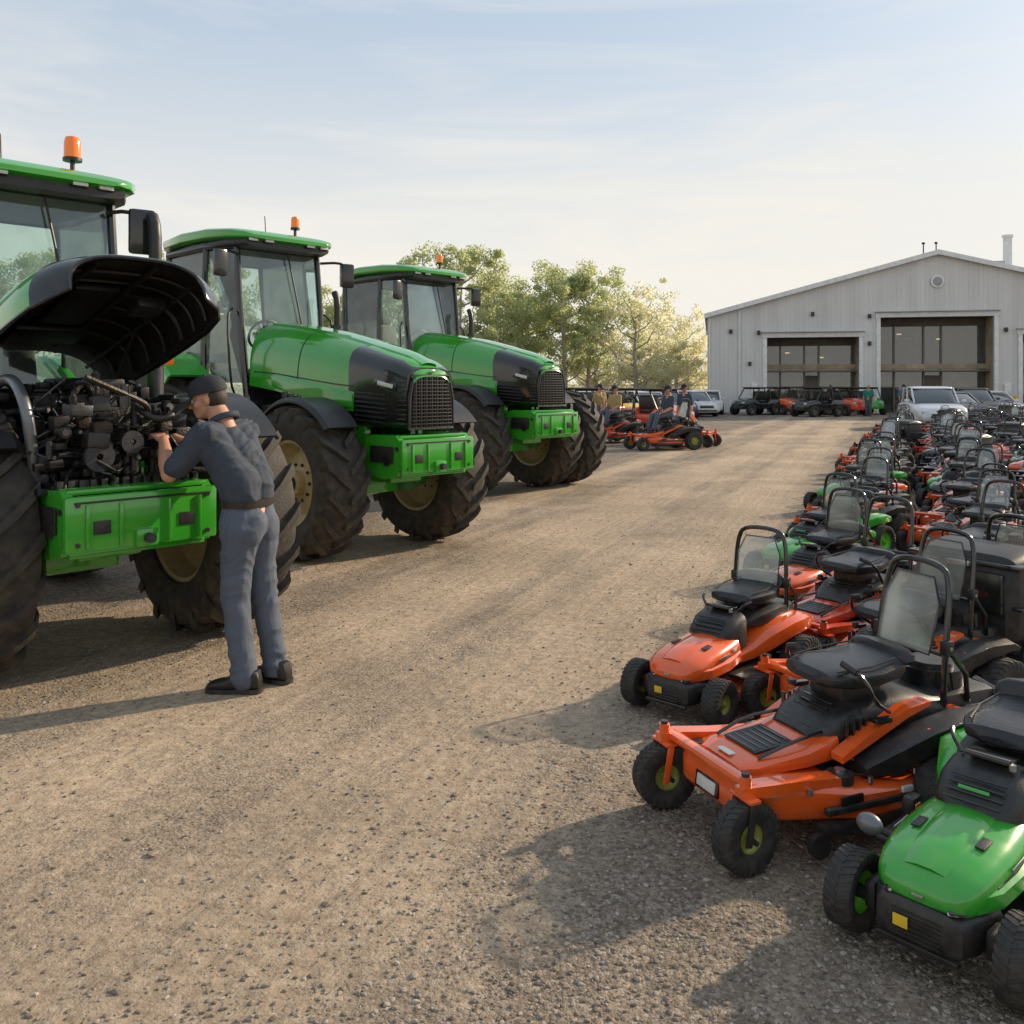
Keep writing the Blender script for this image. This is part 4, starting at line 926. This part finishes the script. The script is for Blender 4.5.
    dp=T.part('downpipe'); dp.tube([(.15,-.08,6.5),(.15,-.08,0)],.06,TRIM)
    for x,z in((1.6,5.5),(3.5,5.4),(7.1,6.6),(10.8,4.6),(19.3,5.4),(2.9,3.3),(10.8,6.4)):
        l=T.part('wall_light'); l.box((x,-.12,z),(.22,.22,.28),DSTEEL,.04)
    for x in(3.2,19.4): s=T.part('wall_box'); s.box((x,-.08,1.6),(.4,.16,.7),TRIM,.03)
    return T
building().place('warehouse_building','light grey metal warehouse with gabled roof and open bays','building',(12.75,58.7,0),-12.5,(.92,.92,.95))
bo=Thing(); q=bo.part('post'); q.cyl((0,0,0),(0,0,1.1),.11,YELLOW); q.sph((0,0,1.1),(.11,.11,.06),YELLOW)
for x,y in((22.2,55.4),(30.0,53.6)): bo.place('bollard','yellow steel bollard beside a warehouse door','bollard',(x,y,0),0,1,'bollards beside the warehouse doors')
# ------------------------------------------------------------------ fence
fe=Thing(); rl=fe.part('rail'); rl.box((9,0,1.75),(62,.05,.05),STEEL,.01); rl=fe.part('rail'); rl.box((9,0,.15),(62,.04,.04),STEEL,.01)
for k in range(26): q=fe.part('post'); q.cyl((-21+k*2.4,0,0),(-21+k*2.4,0,1.85),.04,STEEL,seg=8)
fe.place('fence','metal post fence behind the parked cars','fence',(-14,70,0),0)
# ------------------------------------------------------------------ trees
def leafmat(name,c1,c2,tr=.6):
    m,nt,out=nt_new(name); L=nt.links
    tc=N(nt,'ShaderNodeTexCoord'); no=N(nt,'ShaderNodeTexNoise'); no.inputs['Scale'].default_value=.9; no.inputs['Detail'].default_value=3; L.new(tc.outputs['Object'],no.inputs[0])
    rp=N(nt,'ShaderNodeValToRGB'); e=rp.color_ramp.elements; e[0].position=.35;e[0].color=(*c1,1);e[1].position=.65;e[1].color=(*c2,1); L.new(no.outputs[0],rp.inputs[0])
    d=N(nt,'ShaderNodeBsdfDiffuse'); t=N(nt,'ShaderNodeBsdfTranslucent'); L.new(rp.outputs[0],d.inputs[0])
    mu=N(nt,'ShaderNodeMix',data_type='RGBA',blend_type='MULTIPLY'); mu.inputs[0].default_value=1; L.new(rp.outputs[0],mu.inputs[6]); mu.inputs[7].default_value=(1.4,1.35,1.1,1); L.new(mu.outputs[2],t.inputs[0])
    mx=N(nt,'ShaderNodeMixShader'); mx.inputs[0].default_value=tr; L.new(d.outputs[0],mx.inputs[1]); L.new(t.outputs[0],mx.inputs[2]); L.new(mx.outputs[0],out.inputs[0]); return m
LEAF=leafmat('leaves',(.38,.42,.26),(.50,.54,.35),.65); LEAF2=leafmat('leaves_hazed',(.58,.58,.45),(.68,.67,.55),.65); BARK=pbr('bark',(.36,.32,.27),.9,0,0,.3,6,bump=.5,bscale=10)  # backlit haze around the trees is put into these pale leaf colours
def leaves(centers,rads,per,size,rs):
    n=len(centers)*per
    c=np.repeat(np.array(centers),per,0); r=np.repeat(np.array(rads),per)[:,None]
    d=rs.normal(size=(n,3)); d/=np.linalg.norm(d,axis=1)[:,None]; rad=rs.rand(n,1)**.5
    p=c+d*rad*r*np.array([1,1,.75])
    a=rs.normal(size=(n,3)); a/=np.linalg.norm(a,axis=1)[:,None]; b=np.cross(a,rs.normal(size=(n,3))); b/=np.linalg.norm(b,axis=1)[:,None]
    s=size*(.6+.8*rs.rand(n,1)); a*=s; b*=s*.6
    V=np.stack([p-a,p-b,p+a,p+b],1).reshape(-1,3); return V
def quadmesh(name,V,mat):
    n=len(V)//4; me=bpy.data.meshes.new(name); me.vertices.add(len(V)); me.vertices.foreach_set('co',V.astype(np.float32).ravel())
    me.loops.add(4*n); me.loops.foreach_set('vertex_index',np.arange(4*n,dtype=np.int32)); me.polygons.add(n)
    me.polygons.foreach_set('loop_start',np.arange(0,4*n,4,dtype=np.int32)); me.polygons.foreach_set('loop_total',np.full(n,4,dtype=np.int32))
    me.update(calc_edges=True); me.materials.append(mat); return me
def tree(seed,h,cw,mat,dens=150):
    rs=np.random.RandomState(seed); rn=random.Random(seed)
    b=B('trunk'); cent=[];rad=[]
    b.tube([(0,0,0),(.1,.05,h*.2),(.0,.1,h*.45),(.1,0,h*.75)],[.22,.17,.11,.04],BARK,smooth=0)
    nb=14
    for i in range(nb):
        t=.18+.64*i/nb; a=i*2.4+rn.random(); z=h*t; l=cw*(.6+.45*rn.random())*(1.1-abs(t-.45)); e=Vector((math.cos(a)*l,math.sin(a)*l,z+h*.18*(1+rn.random()*.6)))
        mid=Vector((math.cos(a)*l*.5,math.sin(a)*l*.5,z+h*.06)); b.tube([(0,.05,z),mid,e],[.07,.04,.015],BARK,seg=6)
        for k in range(5):
            q=mid.lerp(e,.3+.22*k)+Vector((rn.gauss(0,.45),rn.gauss(0,.45),rn.gauss(0,.4))); cent.append(tuple(q)); rad.append(rn.uniform(.35,.95)*cw/3)
    for k in range(12): cent.append((rn.gauss(0,cw*.24),rn.gauss(0,cw*.24),h*rn.uniform(.6,.97))); rad.append(rn.uniform(.3,.8)*cw/3)
    V=leaves(cent,rad,dens,.085,rs)
    return b.mesh(),quadmesh('crown',V,mat)
tv=[tree(1,10.5,3.4,LEAF,230),tree(2,8.5,3.0,LEAF,200),tree(3,9.5,2.8,LEAF,180),tree(4,8,2.6,LEAF2,90),tree(5,5.5,2.8,LEAF2,160)]
def ptree(i,x,y,s,rz,lab):
    r=bpy.data.objects.new('tree',None); r.location=(x,y,0); r.scale=(s,)*3; r.rotation_euler=(0,0,R(rz)); COL.objects.link(r); r['label']=lab; r['category']='tree'; r['group']='trees behind the parked cars'
    for nme,me in zip(('trunk','crown'),tv[i]):
        o=bpy.data.objects.new(nme,me); COL.objects.link(o); o.parent=r
L1='leafy green tree behind the parked cars'; L2='sparse tree with thin yellow-green foliage'
for i,x,y,s,rz,l in((0,-3.6,62,1.06,0,L1),(1,-.9,66,1.05,40,L1),(1,1.2,70,1.1,100,L1),(2,3.8,66,1.08,0,L1),(2,5.9,68,1.08,150,L1),(3,9.0,66,1.08,0,L2),(4,11.0,74,.95,0,L2),(4,13.3,78,1.05,80,L2),(3,15.4,84,1.1,80,L2),(4,17.2,88,1.1,10,L2),(0,-8,64,.95,200,L1),(1,-12,66,1.0,10,L1),(2,-16,64,.95,60,L1),(0,-21,62,1.0,90,L1),(1,-26,60,1.1,33,L1),(0,-32,60,1.0,120,L1),(2,-38,58,1.1,10,L1),(4,7.2,78,1.1,10,L2)):
    ptree(i,x,y,s,rz,l)
rs=np.random.RandomState(9); cs=[];rd=[]
for k in range(420):
    x=-110+k*.62+rs.rand(); cs.append((x,95+rs.rand()*14,.6+rs.rand()*2.6)); rd.append(1.1+rs.rand()*1.3)
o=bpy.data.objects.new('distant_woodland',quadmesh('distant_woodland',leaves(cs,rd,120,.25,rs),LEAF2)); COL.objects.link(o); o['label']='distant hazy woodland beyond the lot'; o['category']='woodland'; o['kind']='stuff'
# ------------------------------------------------------------------ ground
def groundmat():
    m,nt,out=nt_new('gravel_ground'); L=nt.links
    p=N(nt,'ShaderNodeBsdfPrincipled'); L.new(p.outputs[0],out.inputs[0]); p.inputs['Roughness'].default_value=.92; p.inputs['Specular IOR Level'].default_value=.25
    tc=N(nt,'ShaderNodeTexCoord'); P=tc.outputs['Object']
    def M(op,a,b=None,c=None,clamp=False):
        n=N(nt,'ShaderNodeMath',operation=op,use_clamp=clamp)
        for i,v in enumerate((a,b,c)):
            if v is None: continue
            if isinstance(v,(int,float)): n.inputs[i].default_value=v
            else: L.new(v,n.inputs[i])
        return n.outputs[0]
    sx=N(nt,'ShaderNodeSeparateXYZ'); L.new(P,sx.inputs[0])
    n0=N(nt,'ShaderNodeTexNoise'); n0.inputs['Scale'].default_value=.35; n0.inputs['Detail'].default_value=5; L.new(P,n0.inputs[0])
    d=M('MULTIPLY',M('ADD',M('MULTIPLY_ADD',sx.outputs[1],-.42,3.03),sx.outputs[0]),.92)
    d=M('ADD',d,M('MULTIPLY_ADD',n0.outputs[0],.8,-.4))
    def band(c,w): 
        q=M('DIVIDE',M('SUBTRACT',d,c),w); return M('EXPONENT',M('MULTIPLY',M('MULTIPLY',q,q),-1))
    tracks=M('ADD',M('ADD',band(-.70,.38),band(.85,.38)),M('ADD',M('MULTIPLY',band(-2.4,.35),.7),M('MULTIPLY',band(0,2.6),.55)))
    mp=N(nt,'ShaderNodeMapping'); mp.inputs['Rotation'].default_value=(0,0,R(22.8)); L.new(P,mp.inputs[0])
    mp2=N(nt,'ShaderNodeMapping'); mp2.inputs['Scale'].default_value=(1.6,.13,1); L.new(mp.outputs[0],mp2.inputs[0])
    ns=N(nt,'ShaderNodeTexNoise'); ns.inputs['Scale'].default_value=1.9; ns.inputs['Detail'].default_value=7; ns.inputs['Roughness'].default_value=.6; L.new(mp2.outputs[0],ns.inputs[0])
    nb=N(nt,'ShaderNodeTexNoise'); nb.inputs['Scale'].default_value=1.3; nb.inputs['Detail'].default_value=9; nb.inputs['Roughness'].default_value=.7; L.new(P,nb.inputs[0])
    mask=M('ADD',M('MULTIPLY',tracks,.85),M('MULTIPLY_ADD',ns.outputs[0],1.4,-.68)); mask=M('ADD',mask,M('MULTIPLY_ADD',nb.outputs[0],1.4,-.66))
    mr=N(nt,'ShaderNodeMapRange',interpolation_type='SMOOTHSTEP'); mr.inputs[1].default_value=-.05; mr.inputs[2].default_value=.95; L.new(mask,mr.inputs[0]); comp=mr.outputs[0]
    v1=N(nt,'ShaderNodeTexVoronoi'); v1.inputs['Scale'].default_value=56; v1.inputs['Randomness'].default_value=1; L.new(P,v1.inputs[0])
    v2=N(nt,'ShaderNodeTexVoronoi'); v2.inputs['Scale'].default_value=125; L.new(P,v2.inputs[0])
    s1=N(nt,'ShaderNodeSeparateColor'); L.new(v1.outputs['Color'],s1.inputs[0])
    s2=N(nt,'ShaderNodeSeparateColor'); L.new(v2.outputs['Color'],s2.inputs[0])
    val=M('MULTIPLY_ADD',s1.outputs[0],.6,M('MULTIPLY',s2.outputs[0],.4))
    rp=N(nt,'ShaderNodeValToRGB'); el=rp.color_ramp.elements; el[0].position=.05; el[0].color=(.085,.066,.050,1); el[1].position=.95; el[1].color=(.43,.365,.30,1)
    e=el.new(.5); e.color=(.215,.170,.130,1); L.new(val,rp.inputs[0])
    nf=N(nt,'ShaderNodeTexNoise'); nf.inputs['Scale'].default_value=16; nf.inputs['Detail'].default_value=9; nf.inputs['Roughness'].default_value=.78; L.new(P,nf.inputs[0])
    rc=N(nt,'ShaderNodeValToRGB'); el=rc.color_ramp.elements; el[0].position=.32; el[0].color=(.27,.195,.13,1); el[1].position=.68; el[1].color=(.60,.475,.345,1); L.new(nf.outputs[0],rc.inputs[0])
    st=M('MULTIPLY',M('GREATER_THAN',s1.outputs[1],.76),M('LESS_THAN',v1.outputs['Distance'],.42))
    cm=M('SUBTRACT',comp,M('MULTIPLY',st,.40),clamp=True)
    mx=N(nt,'ShaderNodeMix',data_type='RGBA'); L.new(M('MULTIPLY',cm,.92),mx.inputs[0]); L.new(rp.outputs[0],mx.inputs[6]); L.new(rc.outputs[0],mx.inputs[7])
    nl=N(nt,'ShaderNodeTexNoise'); nl.inputs['Scale'].default_value=.6; nl.inputs['Detail'].default_value=6; L.new(P,nl.inputs[0])
    ml=N(nt,'ShaderNodeMapRange'); ml.inputs[1].default_value=.3; ml.inputs[2].default_value=.7; ml.inputs[3].default_value=.74; ml.inputs[4].default_value=1.14; L.new(nl.outputs[0],ml.inputs[0])
    mm=N(nt,'ShaderNodeMix',data_type='RGBA',blend_type='MULTIPLY'); mm.inputs[0].default_value=1; L.new(mx.outputs[2],mm.inputs[6]); L.new(ml.outputs[0],mm.inputs[7])
    L.new(mm.outputs[2],p.inputs['Base Color'])
    h=M('ADD',M('MULTIPLY',M('SUBTRACT',.6,v1.outputs['Distance']),M('MULTIPLY_ADD',cm,-.85,1.0)),M('MULTIPLY',M('SUBTRACT',.6,v2.outputs['Distance']),M('MULTIPLY_ADD',cm,-.35,.45)))
    h=M('ADD',h,M('MULTIPLY',nf.outputs[0],.7))
    b=N(nt,'ShaderNodeBump'); b.inputs['Strength'].default_value=.85; b.inputs['Distance'].default_value=.011; L.new(h,b.inputs['Height'])
    b2=N(nt,'ShaderNodeBump'); b2.inputs['Strength'].default_value=.8; b2.inputs['Distance'].default_value=.08; L.new(M('ADD',ns.outputs[0],nb.outputs[0]),b2.inputs['Height']); L.new(b2.outputs[0],b.inputs['Normal'])
    L.new(b.outputs[0],p.inputs['Normal']); return m
me=bpy.data.meshes.new('ground'); S=1800; me.from_pydata([(-S,-60,0),(S,-60,0),(S,S,0),(-S,S,0)],[],[[0,1,2,3]]); me.materials.append(groundmat())
g=bpy.data.objects.new('ground',me); COL.objects.link(g); g['kind']='structure'; g['label']='gravel yard with compacted tyre tracks'; g['category']='ground'
def stonemat():
    m,nt,out=nt_new('loose_stone'); L=nt.links
    p=N(nt,'ShaderNodeBsdfPrincipled'); L.new(p.outputs[0],out.inputs[0]); p.inputs['Roughness'].default_value=.85
    g=N(nt,'ShaderNodeNewGeometry'); rp=N(nt,'ShaderNodeValToRGB'); el=rp.color_ramp.elements; el[0].color=(.13,.105,.085,1); el[1].color=(.42,.36,.30,1); e=el.new(.6); e.color=(.25,.205,.165,1)
    L.new(g.outputs['Random Per Island'],rp.inputs[0]); L.new(rp.outputs[0],p.inputs['Base Color']); return m
ph=(1+5**.5)/2
ico=np.array([(-1,ph,0),(1,ph,0),(-1,-ph,0),(1,-ph,0),(0,-1,ph),(0,1,ph),(0,-1,-ph),(0,1,-ph),(ph,0,-1),(ph,0,1),(-ph,0,-1),(-ph,0,1)],float)/1.9
icf=np.array([(0,11,5),(0,5,1),(0,1,7),(0,7,10),(0,10,11),(1,5,9),(5,11,4),(11,10,2),(10,7,6),(7,1,8),(3,9,4),(3,4,2),(3,2,6),(3,6,8),(3,8,9),(4,9,5),(2,4,11),(6,2,10),(8,6,7),(9,8,1)])
rs=np.random.RandomState(3)
n=46000; yv=1.9+ (rs.rand(n)**1.9)*10; xv=(rs.rand(n)*2-1)*yv*.64
dd=(xv-.42*yv+3.03)*.92
keep=rs.rand(n)>(.88*np.exp(-((dd-.0)/1.8)**2))
yv=yv[keep];xv=xv[keep];n=len(xv)
sz=.0028+.0072*rs.rand(n)**2.2; big=rs.rand(n)<.008; sz[big]*=1.8
V=ico[None]*(1+.45*(rs.rand(n,12,1)-.5))*sz[:,None,None]*np.stack([1+.5*rs.rand(n),1-.3*rs.rand(n),.5+.25*rs.rand(n)],1)[:,None,:]
a=rs.rand(n)*6.28; ca,sa=np.cos(a)[:,None],np.sin(a)[:,None]
X=V[:,:,0]*ca-V[:,:,1]*sa+xv[:,None]; Y=V[:,:,0]*sa+V[:,:,1]*ca+yv[:,None]; Z=V[:,:,2]+sz[:,None]*.2
VV=np.stack([X,Y,Z],2).reshape(-1,3); FF=(icf[None]+(np.arange(n)*12)[:,None,None]).reshape(-1,3)
me=bpy.data.meshes.new('loose_gravel'); me.from_pydata(VV.tolist(),[],FF.tolist()); me.materials.append(stonemat())
o=bpy.data.objects.new('loose_gravel',me); COL.objects.link(o); o['kind']='stuff'; o['label']='loose grey gravel stones scattered on the yard'; o['category']='gravel'
# ------------------------------------------------------------------ light
elev=25; sunv=Vector((.84,.50,0)).normalized(); az=math.atan2(sunv.x,sunv.y)
sdir=Vector((sunv.x*math.cos(R(elev)),sunv.y*math.cos(R(elev)),math.sin(R(elev))))
sl=bpy.data.lights.new('sun','SUN'); sl.energy=5.0; sl.angle=R(1.0); sl.color=(1,.81,.58)
so=bpy.data.objects.new('sun',sl); COL.objects.link(so); so.rotation_euler=sdir.to_track_quat('Z','Y').to_euler(); so.location=(30,14,20)
w=bpy.data.worlds.new('World'); scene.world=w; w.use_nodes=True; nt=w.node_tree; nt.nodes.clear(); L=nt.links
out=nt.nodes.new('ShaderNodeOutputWorld'); bg=nt.nodes.new('ShaderNodeBackground'); L.new(bg.outputs[0],out.inputs[0])
sky=nt.nodes.new('ShaderNodeTexSky'); sky.sky_type='NISHITA'; sky.sun_disc=False; sky.sun_elevation=R(elev); sky.sun_rotation=az; sky.air_density=1.0; sky.dust_density=2.5; sky.ozone_density=2.0
bg.inputs[1].default_value=.145
tc=nt.nodes.new('ShaderNodeTexCoord'); sp=nt.nodes.new('ShaderNodeSeparateXYZ'); L.new(tc.outputs['Generated'],sp.inputs[0])
mp=nt.nodes.new('ShaderNodeMapping'); mp.inputs['Scale'].default_value=(1.2,1.2,8); mp.inputs['Rotation'].default_value=(0,R(8),0); L.new(tc.outputs['Generated'],mp.inputs[0])
cn=nt.nodes.new('ShaderNodeTexNoise'); cn.inputs['Scale'].default_value=1.9; cn.inputs['Detail'].default_value=9; cn.inputs['Roughness'].default_value=.6; cn.inputs['Distortion'].default_value=.6; L.new(mp.outputs[0],cn.inputs[0])
cr=nt.nodes.new('ShaderNodeMapRange'); cr.inputs[1].default_value=.43; cr.inputs[2].default_value=.78; cr.inputs[3].default_value=0; cr.inputs[4].default_value=.45; L.new(cn.outputs[0],cr.inputs[0])
v1=nt.nodes.new('ShaderNodeMix'); v1.data_type='RGBA'; v1.inputs[0].default_value=.70; L.new(sky.outputs[0],v1.inputs[6]); v1.inputs[7].default_value=(3.8,4.7,5.7,1)
hz=nt.nodes.new('ShaderNodeMapRange'); hz.interpolation_type='SMOOTHSTEP'; hz.inputs[1].default_value=.03; hz.inputs[2].default_value=.44; hz.inputs[3].default_value=1.0; hz.inputs[4].default_value=.05; L.new(sp.outputs[2],hz.inputs[0])
mxa=nt.nodes.new('ShaderNodeMath'); mxa.operation='ADD'; mxa.use_clamp=True; L.new(cr.outputs[0],mxa.inputs[0]); L.new(hz.outputs[0],mxa.inputs[1])
cm=nt.nodes.new('ShaderNodeMix'); cm.data_type='RGBA'; L.new(mxa.outputs[0],cm.inputs[0]); L.new(v1.outputs[2],cm.inputs[6]); cm.inputs[7].default_value=(6.4,6.15,5.65,1); L.new(cm.outputs[2],bg.inputs[0])
# ------------------------------------------------------------------ camera
cam=bpy.data.cameras.new('camera'); co=bpy.data.objects.new('camera',cam); COL.objects.link(co); scene.camera=co
co.location=(0,0,1.76); co.rotation_euler=(R(90),0,0); cam.lens=36*900/1024; cam.sensor_width=36; cam.shift_y=-127/1024; cam.clip_end=4000; cam.clip_start=.05
scene.view_settings.view_transform='Standard'; scene.view_settings.look='None'; scene.view_settings.exposure=0
